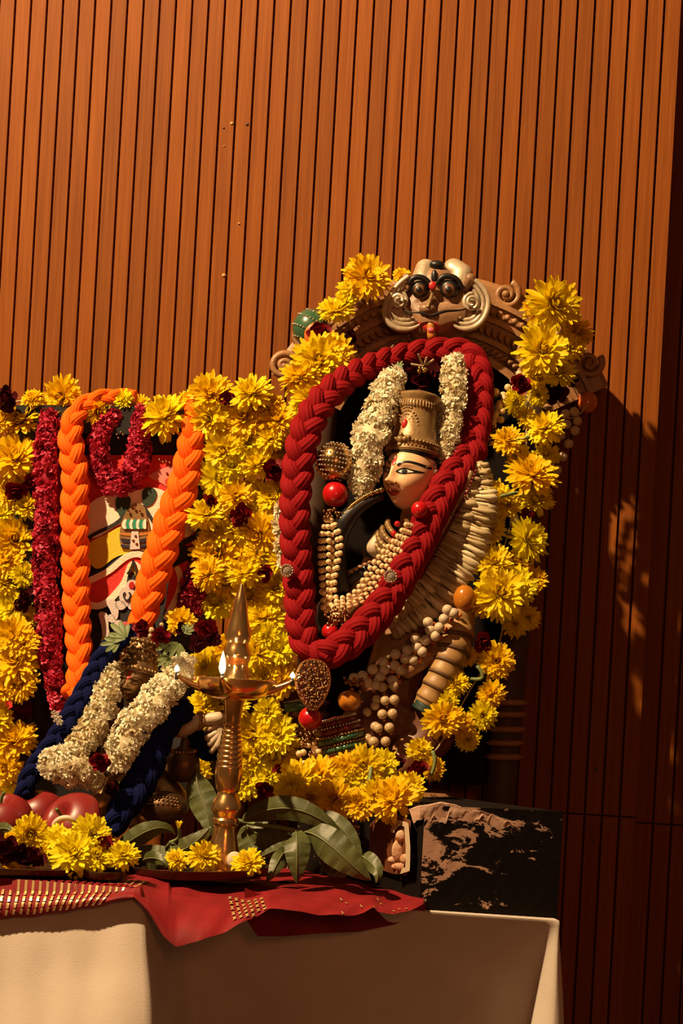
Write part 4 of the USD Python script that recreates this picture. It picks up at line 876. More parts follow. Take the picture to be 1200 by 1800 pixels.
floret_path(wg, [(842, 822, 2.70), (848, 850, 2.70)], 14, 30, 9, WHITE, ['old_petal'])
floret_path(wg, [(492, 890, 2.655), (490, 960, 2.655), (497, 1000, 2.655)], 18, 20, 10, WHITE, WL)
tr = [(x - 4, y - 2) for x, y in [(834, 830), (815, 875), (792, 920), (770, 960), (748, 1000), (738, 1018)]]
beads(wg, [(x + 6, y, 2.662) for x, y in tr], 3.0, 6.5, 'maroon_bead', 'trim_bead', 1); wg.add('trim_ribbon', tube(spline([at(x - 1, y, 2.668) for x, y in tr], 40), mm(4, 2.67), 8, r2=mm(2, 2.67)), 'carved_gold', True, label='gold ribbon with dark beads')
rose(wg, 746, 662, 30, 2.735, dark=True); rose(wg, 722, 655, 18, 2.74, dark=True); rose(wg, 775, 655, 16, 2.74); 
for pts in ([(742, 640, 2.72), (735, 622, 2.71)], [(748, 642, 2.72), (762, 632, 2.712)], [(745, 644, 2.72), (722, 640, 2.715)], [(745, 642, 2.72), (750, 628, 2.71)]): wg.add('knot_thread', tube(np.array([at(*q) for q in pts]), 0.0016, 6), 'string', True)
wg.add('bead_cap', cat([ball(at(746 + rng.normal(0, 6), 648 + rng.normal(0, 4), 2.712), .003, 1) for _ in range(9)]), 'gold', True)
LEAFM = cat([petal(l, 0.13, .2, -.2, .35, .05, a, n=6, tip=.5) for a, l in ((-.95, .6), (-.5, .85), (-.1, 1.0), (.4, .8), (.9, .55))])
def leaflet(th, px, py, R, Y, z, roll): th.add('leaflet', place(LEAFM, at(px, py, Y), mm(R, Y), z, roll), 'pale_leaf', True)
leaflet(wg, 698, 648, 16, 2.725, (-.3, -1, .3), 1.2); leaflet(wg, 702, 652, 14, 2.725, (.2, -1, .5), 1.8)

# ---------------------------------------------------------------- chrysanthemum garland round the statue
cg = Thing('flower_garland', 'yellow chrysanthemum garland with dark red roses, strung round the goddess statue', 'garland', base=at(700, 1380, 2.70))
STG = [(645, 487, 42, 2.77), (618, 508, 26, 2.785), (590, 546, 32, 2.775), (606, 530, 20, 2.78), (562, 634, 48, 2.72), (528, 662, 38, 2.715), (588, 622, 36, 2.725), (545, 700, 36, 2.70), (575, 668, 32, 2.715), (520, 720, 22, 2.70),
       (972, 534, 50, 2.755), (945, 545, 30, 2.77), (1014, 582, 30, 2.78), (953, 617, 47, 2.735), (980, 654, 34, 2.745), (1000, 610, 28, 2.775), (942, 667, 20, 2.745), (905, 707, 22, 2.74), (945, 695, 20, 2.755), (892, 774, 30, 2.715), (958, 752, 36, 2.73), (925, 735, 22, 2.75),
       (935, 834, 46, 2.71), (960, 800, 24, 2.75), (910, 800, 22, 2.73), (873, 868, 28, 2.69), (890, 885, 28, 2.69), (940, 880, 33, 2.72), (862, 930, 27, 2.68), (927, 950, 40, 2.69), (868, 988, 33, 2.67), (908, 990, 26, 2.70), (879, 1042, 48, 2.66), (848, 1058, 30, 2.665), (908, 1030, 36, 2.675), (938, 1020, 24, 2.70), (905, 1097, 24, 2.69), (928, 1086, 22, 2.695),
       (872, 1162, 33, 2.66), (822, 1154, 18, 2.66), (800, 1200, 25, 2.64), (862, 1220, 26, 2.65), (779, 1264, 37, 2.62), (848, 1258, 26, 2.64), (788, 1232, 20, 2.63), (812, 1275, 24, 2.635), (822, 1300, 22, 2.635), (738, 1318, 24, 2.60), (762, 1352, 22, 2.595), (745, 1335, 18, 2.605),
       (640, 1346, 36, 2.565), (608, 1352, 30, 2.565), (672, 1346, 30, 2.575), (560, 1362, 36, 2.56), (525, 1372, 38, 2.555), (510, 1385, 30, 2.56), (588, 1404, 36, 2.545), (545, 1402, 34, 2.55), (632, 1414, 30, 2.535), (690, 1404, 46, 2.53), (660, 1398, 30, 2.54), (718, 1384, 30, 2.545), (508, 1408, 26, 2.555), (605, 1376, 30, 2.56), (650, 1372, 24, 2.565)]
for x, y, R, Y in STG:
    if y > 1380: Y -= 0.062
    o = unit(np.array([x - 740, y - 900.0])); chrys(cg, x, y, R, Y, (o[0] * .35 + rng.normal(-.1, .35), -1, -o[1] * .25 + rng.normal(.38, .32)))
chrys(cg, 706, 484, 15, 2.80)
for x, y, R, Y, d in [(562, 590, 25, 2.75, 0), (618, 598, 18, 2.775, 1), (600, 606, 14, 2.77, 1), (917, 676, 21, 2.72, 0), (975, 690, 24, 2.765, 1), (1000, 668, 18, 2.79, 1), (926, 903, 15, 2.71, 0), (848, 1128, 20, 2.655, 0), (736, 1356, 21, 2.58, 0), (705, 1342, 16, 2.585, 1), (765, 1372, 14, 2.60, 1), (465, 1392, 20, 2.58, 0), (490, 1350, 12, 2.60, 0)]: rose(cg, x, y, R, Y, dark=d)
sp_ = [(640, 480, 2.79), (590, 560, 2.79), (550, 650, 2.74), (535, 720, 2.71)], [(985, 540, 2.775), (960, 640, 2.755), (930, 700, 2.75), (925, 800, 2.735), (905, 900, 2.71), (880, 1000, 2.69), (880, 1120, 2.68), (840, 1190, 2.66), (800, 1260, 2.64), (745, 1340, 2.60), (670, 1372, 2.572), (560, 1390, 2.57), (480, 1400, 2.58)]
for s_ in sp_: cg.add('string', tube(spline([at(*q) for q in s_], 80), 0.0011, 6), 'string', True)
for pts in ([(838, 1170, 2.645), (848, 1190, 2.645), (820, 1192, 2.648)], [(760, 1320, 2.585), (764, 1338, 2.583), (757, 1362, 2.585)], [(652, 1350, 2.52), (648, 1375, 2.50), (640, 1398, 2.475)], [(905, 775, 2.71), (930, 768, 2.715)], [(880, 872, 2.67), (908, 866, 2.68)]):
    cg.add('stem', tube(spline([at(*q) for q in pts], 10) if len(pts) > 2 else np.array([at(*q) for q in pts]), 0.0026, 7), 'stem_green', True)

# ---------------------------------------------------------------- framed picture
pY = lambda x, y: 2.701 + 0.02 * (1250 - np.asarray(y, float)) / 550.0
fp = Thing('framed_picture', 'framed fabric picture of a dark deity with jewelled crown, behind the orange braid', 'picture', base=at(200, 1340, 2.73))
fo = Polygon([(28, 712), (372, 716), (382, 1400), (20, 1400)]); fi = Polygon([(62, 760), (340, 766), (350, 1360), (56, 1360)])
fp.add('frame', slab(fo.difference(fi), lambda x, y: pY(x, y) - 0.012, 0.028), 'black_paint', 30)
def art(name, poly, lift, look, lab=None, par=None):
    return fp.add(name, slab(poly, lambda x, y: pY(x, y) - lift, 0.003 + 0.0), look, False, par, lab)
fp.add('backing', slab(fo.buffer(-4), lambda x, y: pY(x, y) + 0.004, 0.008), 'black_fabric', False)
art('canopy', Polygon([(60, 800), (340, 800), (344, 960), (60, 960)]), 0.000, 'red_fabric', 'red fabric canopy')
art('canopy', blob([(262, 838), (290, 822), (330, 815), (345, 830), (345, 870), (312, 872), (285, 850)]), 0.0012, 'rose_fabric')
art('canopy', blob([(290, 845), (300, 838), (322, 858), (318, 872), (300, 862)]), 0.002, 'red_fabric')
art('halo', blob([(158, 886), (180, 872), (205, 868), (240, 862), (275, 858), (298, 872), (304, 895), (298, 925), (280, 935), (250, 930), (215, 920), (180, 940), (158, 945), (150, 915)], 60), 0.003, 'cream_fabric', 'cream fabric halo')
art('halo', blob([(312, 905), (335, 900), (344, 925), (325, 945), (312, 940)]), 0.003, 'cream_fabric')
for pts in ([(208, 872), (226, 872), (224, 900), (216, 912), (206, 898)], [(255, 858), (272, 860), (268, 885), (256, 890), (250, 878)]): art('leaf_patch', blob(pts), 0.0045, 'green_fabric')
art('ground_patch', blob([(158, 955), (185, 940), (215, 925), (245, 930), (272, 938), (290, 955), (285, 975), (240, 975), (195, 985), (170, 1000), (156, 985)], 60), 0.0035, 'yellow_fabric', 'yellow fabric ground')
art('outline', line([(155, 946), (180, 932), (206, 918), (220, 905), (232, 895)], 6), 0.0048, 'black_fabric'); art('outline', line([(252, 890), (262, 905), (275, 925), (288, 936)], 6), 0.0048, 'black_fabric'); art('outline', line([(312, 965), (326, 952), (342, 945)], 9), 0.0048, 'black_fabric')
art('shawl', blob([(160, 1010), (180, 1000), (200, 985), (220, 975), (250, 970), (275, 968), (268, 985), (240, 985), (200, 1005), (175, 1018)], 60), 0.0046, 'navy_fabric', 'dark navy shawl')
# crown
crn = art('crown', blob([(215, 962), (210, 940), (214, 918), (220, 902), (230, 890), (244, 884), (254, 892), (258, 906), (262, 925), (262, 950), (258, 964), (236, 968)], 60), 0.006, 'carved_gold', 'tall gold embroidered crown')
for k, (y, look, w) in enumerate(((937, 'orange_paint', 48), (943, 'carved_gold', 48), (949, 'navy_fabric', 44), (958, 'navy_fabric', 46))): art('crown_band', line([(237 - w / 2, y + 1), (237, y + 3), (237 + w / 2, y)], 4.5), 0.0078, look, None, crn)
for k in range(7): art('gem', blob([(218 + k * 5.8, 914), (221 + k * 5.8, 912), (222 + k * 5.8, 922), (221 + k * 5.8, 930), (217 + k * 5.8, 929)], 16), 0.009, 'gem_green' if k % 2 else 'white_paint', None, crn)
art('crown_band', Polygon([(231, 934), (243, 934), (246, 965), (228, 966)]), 0.0092, 'grey_fabric', None, crn)
for x, y in ((238, 942), (234, 950), (240, 956), (226, 898), (246, 898), (236, 892)): fp.add('stud', ball(at(x, y, pY(x, y) - .0095), mm(2.4, 2.72), 1), 'copper_gold', True, crn)
# robes
art('robe', blob([(158, 1030), (170, 1014), (195, 1002), (222, 980), (250, 976), (272, 988), (280, 1020), (275, 1045), (250, 1040), (215, 1035), (185, 1055), (160, 1060)], 60), 0.0052, 'red_fabric', 'red fabric robe')
art('robe', Polygon([(300, 1000), (330, 985), (342, 1040), (310, 1085), (290, 1070)]), 0.004, 'red_fabric')
art('robe_border', line([(158, 1020), (175, 1012), (198, 998), (220, 980), (240, 974), (258, 980), (268, 990)], 11, 50), 0.0075, 'cream_fabric', 'white robe border')
art('robe_border', line([(160, 1064), (182, 1062), (202, 1045), (218, 1025), (226, 1005), (234, 992), (244, 1000), (250, 1020), (256, 1042)], 12, 60), 0.0078, 'cream_fabric')
art('robe_border', line([(292, 1085), (305, 1060), (316, 1030), (312, 1000)], 10), 0.0075, 'cream_fabric')
art('chest', blob([(226, 1000), (234, 990), (242, 998), (240, 1010), (230, 1012)]), 0.0085, 'yellow_fabric')
# face
fc = art('face', blob([(200, 1062), (212, 1045), (222, 1025), (230, 1004), (238, 1010), (246, 1030), (256, 1060), (258, 1100), (235, 1130), (205, 1120), (196, 1090)], 50), 0.0085, 'black_fabric', 'black deity face')
art('forehead_ornament', blob([(220, 1032), (228, 1020), (240, 1022), (244, 1036), (236, 1042), (224, 1040)]), 0.0105, 'grey_fabric', None, fc)
art('gem', blob([(227, 1026), (232, 1022), (236, 1027), (234, 1034), (228, 1034)], 16), 0.0125, 'red_paint', None, fc)
art('outline', line([(234, 985), (231, 996), (224, 1008)], 3), 0.0125, 'black_fabric'); art('outline', line([(234, 985), (238, 1000), (240, 1012)], 3), 0.0125, 'black_fabric')
art('face_mark', blob([(210, 1042), (214, 1034), (232, 1034), (236, 1044), (232, 1060), (222, 1066), (212, 1058)]), 0.0115, 'grey_fabric', 'pale forehead mark', fc)
art('face_mark', line([(219, 1042), (219, 1052), (223, 1055), (227, 1052), (227, 1042)], 2.6), 0.0135, 'black_fabric', None, fc)
for pts in ([(202, 1062), (214, 1056), (222, 1064), (214, 1072), (204, 1068)], [(224, 1064), (232, 1056), (238, 1066), (230, 1072)], [(188, 1056), (193, 1053), (208, 1080), (204, 1090), (192, 1070)], [(190, 1082), (198, 1080), (202, 1092), (194, 1094)], [(176, 1075), (184, 1076), (192, 1110), (196, 1130), (186, 1128), (178, 1100)], [(200, 1095), (210, 1090), (216, 1098), (208, 1104)]): art('face_mark', blob(pts, 24), 0.0115, 'grey_fabric', None, fc)
art('cheek', blob([(206, 1100), (226, 1094), (232, 1110), (212, 1116)], 24), 0.0112, 'pink_paint', None, fc); art('face_mark', blob([(182, 1118), (196, 1128), (198, 1145), (184, 1150)], 24), 0.0117, 'yellow_fabric', None, fc)
fp.add('spangle', cat([ball(at(x, y, pY(x, y) - .014), mm(2.2, 2.72), 1) for x, y in [(205, 764), (212, 760), (208, 770), (216, 764), (286, 812), (292, 811), (298, 813), (304, 815), (280, 808)]]), 'gold', True, label='gold spangles')
red_lo = Thing('red_cloth', 'bright red embroidered cloth hanging at the lower left of the framed picture', 'cloth', base=at(60, 1380, 2.72))
red_lo.add('cloth', grid(40, 30, lambda u, v: at(10 + 120 * u, 1190 + 200 * v, 2.72 + 0.006 * np.sin(u * 22 + v * 2)), flip=True), 'red_fabric', True)

ob = Thing('braided_garland', 'orange yarn braid looped over the framed picture', 'garland', base=at(150, 1200, 2.68))
braid(ob, [(122, 1225, 2.62), (137, 1190, 2.64), (138, 1130, 2.66), (134, 1060, 2.675), (132, 980, 2.68), (131, 900, 2.685), (131, 830, 2.69), (124, 775, 2.695), (132, 730, 2.70), (165, 704, 2.71), (205, 697, 2.72), (238, 696, 2.72)], [40, 46, 50, 52, 53, 53, 54, 52, 50, 40, 34, 26], 108, 'orange_yarn')
braid(ob, [(246, 1105, 2.655), (256, 1065, 2.66), (268, 1020, 2.665), (283, 970, 2.67), (300, 915, 2.68), (318, 865, 2.685), (331, 810, 2.69), (338, 760, 2.695), (338, 715, 2.705), (332, 695, 2.72)], [48, 56, 60, 62, 62, 60, 56, 52, 40, 22], 112, 'orange_yarn')

PL = ['pink', 'pink', 'pink', 'pink', 'pink', 'rose_red', 'pink']
pg = Thing('pink_garland', 'long magenta petal garland hanging straight down left of the orange braid', 'garland', base=at(90, 1240, 2.68))
floret_path(pg, [(86, 726, 2.705), (84, 760, 2.70), (80, 800, 2.695), (78, 860, 2.69), (82, 920, 2.685), (80, 980, 2.68), (82, 1040, 2.675), (86, 1100, 2.665), (88, 1160, 2.655), (98, 1210, 2.645), (106, 1250, 2.64)], 290, [34, 44, 46, 40, 46, 48, 46, 48, 44, 36, 30], 11, PINK, PL)
pg = Thing('pink_garland', 'short magenta petal garland in a loop across the top of the framed picture', 'garland', base=at(205, 860, 2.70))
floret_path(pg, [(215, 730, 2.72), (185, 748, 2.712), (172, 785, 2.71), (180, 825, 2.71), (205, 852, 2.71), (232, 835, 2.71), (245, 790, 2.71), (246, 745, 2.71), (252, 718, 2.715)], 210, [34, 42, 38, 40, 54, 50, 44, 40, 20], 11.5, PINK, PL)
pg = Thing('pink_garland', 'short magenta garland piece at the lower right of the framed picture', 'garland', base=at(340, 1080, 2.68))
floret_path(pg, [(352, 985, 2.70), (342, 1020, 2.69), (336, 1050, 2.685), (340, 1085, 2.68)], 70, [26, 46, 50, 34], 11, PINK, ['pink', 'rose_red', 'rose_red'])

# chrysanthemum garland round the picture
fg = Thing('flower_garland', 'dense yellow chrysanthemum garland with dark roses framing the picture on the left', 'garland', base=at(430, 1400, 2.66))
FRG = [(57, 702, 22), (110, 697, 36), (37, 740, 40), (0, 742, 26), (27, 805, 48), (20, 868, 26), (48, 890, 26), (25, 948, 44), (2, 905, 24), (14, 985, 34), (8, 1024, 32), (20, 1070, 40), (48, 1088, 20), (22, 1118, 38), (28, 1164, 44), (36, 1200, 36), (4, 1212, 28), (25, 1302, 42), (8, 1350, 32), (18, 1376, 24), (-8, 1265, 30), (42, 1010, 24), (40, 1130, 30),
       (172, 725, 27), (215, 702, 20), (242, 716, 27), (290, 732, 46), (370, 692, 38), (367, 736, 38), (340, 704, 26), (442, 692, 38), (430, 735, 42), (488, 738, 36), (470, 712, 30), (392, 792, 36), (428, 780, 40), (452, 815, 33), (492, 792, 24), (474, 770, 30), (383, 842, 40), (414, 872, 34), (450, 872, 34), (478, 874, 30), (408, 820, 28), (362, 905, 34), (380, 935, 34), (457, 940, 40), (420, 930, 30), (382, 974, 48), (457, 975, 32), (420, 980, 30), (366, 1008, 32), (430, 1006, 36), (398, 1026, 36), (383, 1058, 38), (484, 1035, 32), (438, 1050, 32), (462, 1085, 42), (492, 985, 26), (360, 1050, 24),
       (450, 1147, 38), (492, 1140, 30), (466, 1190, 28), (492, 1196, 36), (470, 1118, 26), (446, 1290, 46), (486, 1290, 40), (450, 1330, 36), (498, 1322, 34), (432, 1372, 36), (358, 1240, 30), (360, 1170, 32), (318, 1092, 26), (398, 1140, 30), (348, 1355, 24), (352, 1320, 26), (370, 1205, 28), (415, 1240, 26), (470, 1250, 26), (430, 1330, 28), (345, 1268, 24), (470, 1362, 24)]
for x, y, R in FRG:
    Y = (2.655 if y > 1110 else 2.675 if x > 340 else 2.695) + 0.04 * (1000 - y) / 600 * (y < 1000) + rng.normal(0, .006)
    if x in (318,): Y = 2.60
    chrys(fg, x, y, R, Y, look=None if x > 120 or rng.random() < .5 else 'yellow_b')
for x, y, R, d in [(14, 704, 26, 1), (28, 862, 22, 0), (50, 848, 14, 0), (473, 1243, 24, 1), (442, 1240, 18, 1), (426, 905, 24, 0), (466, 1007, 19, 0), (484, 825, 22, 0), (367, 882, 15, 0), (40, 1065, 18, 1), (30, 1262, 24, 0), (50, 1250, 20, 0), (400, 700, 16, 0), (460, 1392, 18, 0), (48, 1048, 16, 1), (420, 1200, 20, 1), (495, 1215, 14, 1)]: rose(fg, x, y, R, 2.675 + 0.03 * (1000 - y) / 600 * (y < 1000) - (0.012 if x > 300 else -.005), dark=d)
for s_ in ([(5, 720, 2.74), (20, 850, 2.73), (20, 1000, 2.72), (25, 1200, 2.70), (10, 1380, 2.68)], [(10, 710, 2.745), (120, 705, 2.74), (240, 712, 2.735), (400, 710, 2.73), (430, 830, 2.715), (420, 960, 2.705), (420, 1080, 2.69), (450, 1200, 2.68), (450, 1380, 2.67)]): fg.add('string', tube(spline([at(*q) for q in s_], 60), 0.0012, 6), 'string', True)

# ---------------------------------------------------------------- brass idol with its garlands
bi = Thing('brass_idol', 'small brass idol with patterned crown and red forehead mark, wrapped in white and blue garlands', 'idol', base=at(240, 1470, 2.52))
bb = bones([[(236, 1222, 2.525, 14), (240, 1250, 2.53, 18), (244, 1300, 2.53, 40), (246, 1360, 2.53, 44)], [(205, 1270, 2.53, 18), (240, 1262, 2.53, 24), (292, 1268, 2.53, 20)],
            [(292, 1268, 2.53, 19), (320, 1284, 2.515, 14), (352, 1268, 2.505, 13), (378, 1262, 2.50, 11)], [(205, 1270, 2.53, 18), (190, 1330, 2.51, 15), (225, 1350, 2.49, 12)],
            [(246, 1360, 2.53, 46), (190, 1410, 2.515, 30), (150, 1430, 2.505, 22)], [(246, 1360, 2.53, 46), (300, 1412, 2.505, 34), (250, 1438, 2.49, 26)]], 0.0045, 8)
bod = bi.add('body', bb, 'old_brass', True, label='dark brass seated body')
hnd = bi.add('hand', bones([[(378, 1262, 2.50, 10), (392, 1290, 2.50, 11), (382, 1310, 2.498, 8)], [(392, 1290, 2.50, 9), (372, 1320, 2.497, 5)], [(390, 1286, 2.50, 9), (368, 1308, 2.495, 5)], [(388, 1284, 2.50, 8), (364, 1296, 2.495, 5)], [(384, 1272, 2.50, 7), (366, 1282, 2.494, 4)], [(394, 1296, 2.50, 8), (384, 1330, 2.50, 4)]], 0.002, 4), 'ivory', True, label='pale raised hand')
bi.add('fore_arm', bones([[(322, 1284, 2.508, 13), (352, 1266, 2.498, 12), (384, 1262, 2.495, 11)]], 0.004, 4), 'ivory', True, label='pale forearm')
t_ = np.linspace(0, 2 * np.pi, 24)
bi.add('bracelet', cat([tube(at(352 + d + 4 * np.cos(t_), 1267 - d * .3 + 15 * np.sin(t_), 2.498 - mm(14, 2.5) * np.cos(t_)), mm(2.2, 2.5), 6) for d in (-3, 2)]), 'carved', True)
bh, bf = head((0.80, 0.92, 1.08), [(0, -0.05, 0.11, 0.30, 0.16), (0, -0.22, 0.18, 0.11, 0.22), (0.17, -0.25, 0.1, 0.08, 0.08), (0.33, 0.10, 0.2, 0.12, -0.12), (0.33, 0.09, 0.17, 0.08, 0.12), (0.34, 0.30, 0.28, 0.06, 0.10), (0.45, -0.3, 0.24, 0.26, 0.08), (0, -0.49, 0.24, 0.06, 0.12), (0, -0.60, 0.18, 0.06, 0.12), (0, -0.88, 0.24, 0.15, 0.14)])
BF = Face(bh, bf, at(235, 1200, 2.505), mm(33, 2.505), (-0.28, -1, -0.05), (0.16, 0, 1.0))
bhd = bi.add('head', BF.mesh(), 'old_brass', True)
bi.add('forehead_mark', BF.paint(Polygon([(-.05, .75), (-.05, .40), (-.14, .40), (-.14, .32), (-.05, .30), (-.02, .15), (.02, .15), (.05, .30), (.14, .32), (.14, .40), (.05, .40), (.05, .75)]), 0.02, 0.03), 'red_paint', True, bhd, label='red forehead mark')
for s_ in (1, -1):
    bi.add('eyelid', tube(BF.surf(np.linspace(.14, .58, 12) * s_, .10 + .07 * np.sin(np.linspace(0, np.pi, 12)), 0.02), 0.0008, 6), 'dark_brass', True, bhd); bi.add('eyelid', tube(BF.surf(np.linspace(.14, .58, 12) * s_, .08 - .06 * np.sin(np.linspace(0, np.pi, 12)), 0.02), 0.0008, 6), 'dark_brass', True, bhd)
    bi.add('eyebrow', tube(BF.surf(np.linspace(.10, .66, 12) * s_, .28 + .10 * np.sin(np.linspace(0, np.pi, 12)), 0.02), 0.0010, 6), 'dark_brass', True, bhd)
    bi.add('ear', BF_ear := ball(BF.world(np.array([.84 * s_, -.05, -.05])), mm(9, 2.5), 2, (.5, .6, 1.5)), 'old_brass', True, bhd)
BA = unit(RIGHT * 0.20 + UP + np.array([0, .12, 0])); bcb = at(241, 1178, 2.51)
bcr = bi.add('crown', lathe([(mm(r, 2.51), mm(h, 2.51)) for r, h in [(20, -8), (36, -6), (38, 0), (35, 6), (34, 12), (31, 16), (30, 26), (33, 30), (31, 34), (26, 38), (24, 46), (27, 50), (25, 54), (18, 58), (14, 64), (9, 68), (6, 74), (0, 78)]], 48, bcb, BA), 'old_brass', 40, bhd, label='stepped brass crown')
OB2 = orient(BA); crb = []
for h, r, k, s_ in ((0, 38, 30, 3.2), (30, 33, 26, 2.8), (50, 27, 22, 2.5), (20, 31, 14, 4.5), (43, 25, 12, 3.5)):
    for a in np.linspace(0, 2 * np.pi, k, endpoint=False): crb.append(ball(bcb + OB2 @ np.array([mm(r, 2.51) * math.cos(a), mm(r, 2.51) * math.sin(a), mm(h, 2.51)]), mm(s_, 2.51), 1, (1, 1, 1.2)))
bi.add('crown_beads', cat(crb), 'old_brass', True, label='rows of brass beads on the crown', kind=None)
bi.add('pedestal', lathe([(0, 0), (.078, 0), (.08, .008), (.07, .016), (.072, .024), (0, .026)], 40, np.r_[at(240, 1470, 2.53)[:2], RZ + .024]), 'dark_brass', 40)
pot = Thing('brass_pot', 'small round dark brass pot hanging beside the hand of the idol', 'pot', base=at(320, 1350, 2.50))
pot.add('pot', lathe([(0, -mm(38, 2.5)), (mm(22, 2.5), -mm(34, 2.5)), (mm(32, 2.5), -mm(14, 2.5)), (mm(28, 2.5), mm(6, 2.5)), (mm(18, 2.5), mm(18, 2.5)), (mm(9, 2.5), mm(26, 2.5)), (mm(7, 2.5), mm(40, 2.5)), (0, mm(42, 2.5))], 40, at(322, 1338, 2.50), unit(UP + RIGHT * .1)), 'dark_brass', True)
pot.add('bead_ring', cat([ball(at(322 + 22 * math.sin(a), 1320 + 3 * math.cos(a), 2.50 - mm(22, 2.5) * math.cos(a)), mm(3, 2.5), 1) for a in np.linspace(0, 6.28, 22)]), 'old_brass', True)
kn = Thing('brass_ornament', 'dotted brass foot of the idol base, coloured dark for shade, beside the blue braid', 'ornament', base=at(285, 1430, 2.49))
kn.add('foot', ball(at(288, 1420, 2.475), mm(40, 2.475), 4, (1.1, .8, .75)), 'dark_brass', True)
kn.add('dots', cat([ball(at(288, 1420, 2.475) + unit(np.array([x, -1.0, z])) * mm(41, 2.475) * np.array([1.1, .8, .75]), mm(2, 2.475), 1) for x in np.linspace(-.8, .8, 9) for z in (.3, .6, .9)]), 'old_brass', True)

bl = Thing('braided_garland', 'dark navy blue yarn braid draped round the brass idol', 'garland', base=at(120, 1380, 2.48))
braid(bl, [(238, 1108, 2.51), (212, 1122, 2.505), (185, 1150, 2.50), (163, 1190, 2.495), (140, 1232, 2.485), (112, 1280, 2.475), (80, 1325, 2.465), (56, 1358, 2.46), (42, 1400, 2.455)], [32, 38, 40, 40, 42, 42, 40, 38, 36], 92, 'blue_yarn')
braid(bl, [(330, 1248, 2.50), (300, 1262, 2.485), (276, 1298, 2.475), (262, 1340, 2.465), (240, 1385, 2.455), (212, 1428, 2.44), (196, 1462, 2.435)], [44, 56, 60, 62, 60, 54, 44], 118, 'blue_yarn')
braid(bl, [(330, 1262, 2.52), (342, 1290, 2.52), (352, 1315, 2.515), (380, 1322, 2.51), (392, 1300, 2.515)], [30, 34, 34, 32, 26], 80, 'blue_yarn')
stud = bl.add('brooch', cat([ball(at(102 + 9 * math.cos(a) * k - 2, 1262 - 10 * math.sin(a) * k + 6 * math.cos(a) * k, 2.452), mm(2.6, 2.45), 1) for k in (.3, .65, 1) for a in np.linspace(0, 6.28, 10)]), 'rhinestone', True, label='small sparkling brooch')
ig = Thing('white_garland', 'full white jasmine garland with a red rose, round the neck of the brass idol', 'garland', base=at(180, 1360, 2.46))
floret_path(ig, [(206, 1172, 2.50), (190, 1208, 2.49), (178, 1248, 2.48), (160, 1284, 2.47), (132, 1318, 2.455), (120, 1332, 2.45)], 80, [36, 52, 58, 58, 56, 40], 12, WHITE, ['old_petal', 'old_petal', 'white_petal'], Rv=.2)
floret_path(ig, [(328, 1158, 2.50), (312, 1182, 2.485), (288, 1214, 2.47), (258, 1250, 2.46), (228, 1284, 2.45), (212, 1322, 2.445), (208, 1352, 2.445)], 130, [40, 60, 68, 72, 70, 62, 44], 12, WHITE, WL, Rv=.2)
floret_path(ig, [(78, 1338, 2.435), (105, 1345, 2.43), (132, 1352, 2.428), (156, 1362, 2.43), (160, 1380, 2.432)], 80, [48, 70, 74, 60, 36], 12, WHITE, WL, Rv=.2)
rose(ig, 178, 1340, 21, 2.415, (-.2, -1, .3)); rose(ig, 251, 1104, 19, 2.475); rose(ig, 282, 1120, 19, 2.47); rose(ig, 347, 1130, 19, 2.47, dark=True); rose(ig, 362, 1104, 22, 2.475); rose(ig, 376, 1122, 18, 2.48, dark=True); rose(ig, 320, 1108, 15, 2.48, dark=True); rose(ig, 200, 1388, 18, 2.45, dark=True)
for x, y, R, z, r_ in [(222, 1122, 42, (-.3, -1, .5), 2.6), (210, 1130, 34, (-.3, -1, .3), 3.4), (304, 1134, 30, (.1, -1, .3), 3.6), (314, 1130, 30, (.2, -1, .2), 4.3), (298, 1154, 26, (0, -1, .2), 4.0), (200, 1372, 22, (0, -1, 0), 5), (322, 1112, 24, (0, -1, .4), .8)]: leaflet(ig, x, y, R, 2.472, z, r_)
ig.add('bead_tip', cat([ball(at(x, y, 2.47), mm(r, 2.47), 2) for x, y, r in [(266, 1108, 6), (264, 1118, 5), (284, 1098, 4)]]), 'cream_bead', True)

# ---------------------------------------------------------------- oil lamp on its plate
LC = at(390, 1536, 2.42); LX = lambda py: 0.0
TILT = unit(np.array([0.012, 0, 1.0]))
lamp = Thing('oil_lamp', 'tall polished brass oil lamp with burning wicks on a brass plate', 'lamp', base=LC)
k_ = 2.42 / F
prof = [(0, 1536), (40, 1535), (41, 1530), (36, 1526), (33, 1515), (28, 1498), (22, 1470), (20, 1456), (21, 1450), (24, 1447), (24, 1441), (21, 1437), (23, 1430), (27, 1424), (27, 1419), (24, 1408), (18, 1398), (17, 1392), (21, 1386), (23, 1372), (24, 1365), (24.5, 1357)]
for i in range(9):
    y = 1352 - i * 9.0; r = 24 - i * 1.0; prof += [(r, y), (r + .4, y - 2.5), (r - .2, y - 5.5), (r - 1.6, y - 7)]
prof += [(15.5, 1268), (14.5, 1262), (15.5, 1252), (17, 1240), (19, 1230), (26, 1226), (30, 1224)]
def lampprof(pr): return [(r * k_, (1536 - y) * k_) for r, y in pr]
stem = lamp.add('stem', lathe(lampprof(prof), 56, LC, TILT), 'brass', 35, label='ringed brass stem and flared foot')
bowl = lamp.add('bowl', lathe(lampprof([(10, 1230), (35, 1228), (55, 1222), (66, 1212), (72, 1200), (74, 1193), (72.5, 1191.5), (69, 1196), (62, 1206), (45, 1216), (8, 1220)]), 64, LC, TILT), 'brass', 35, label='shallow brass oil bowl')
TIPS = []
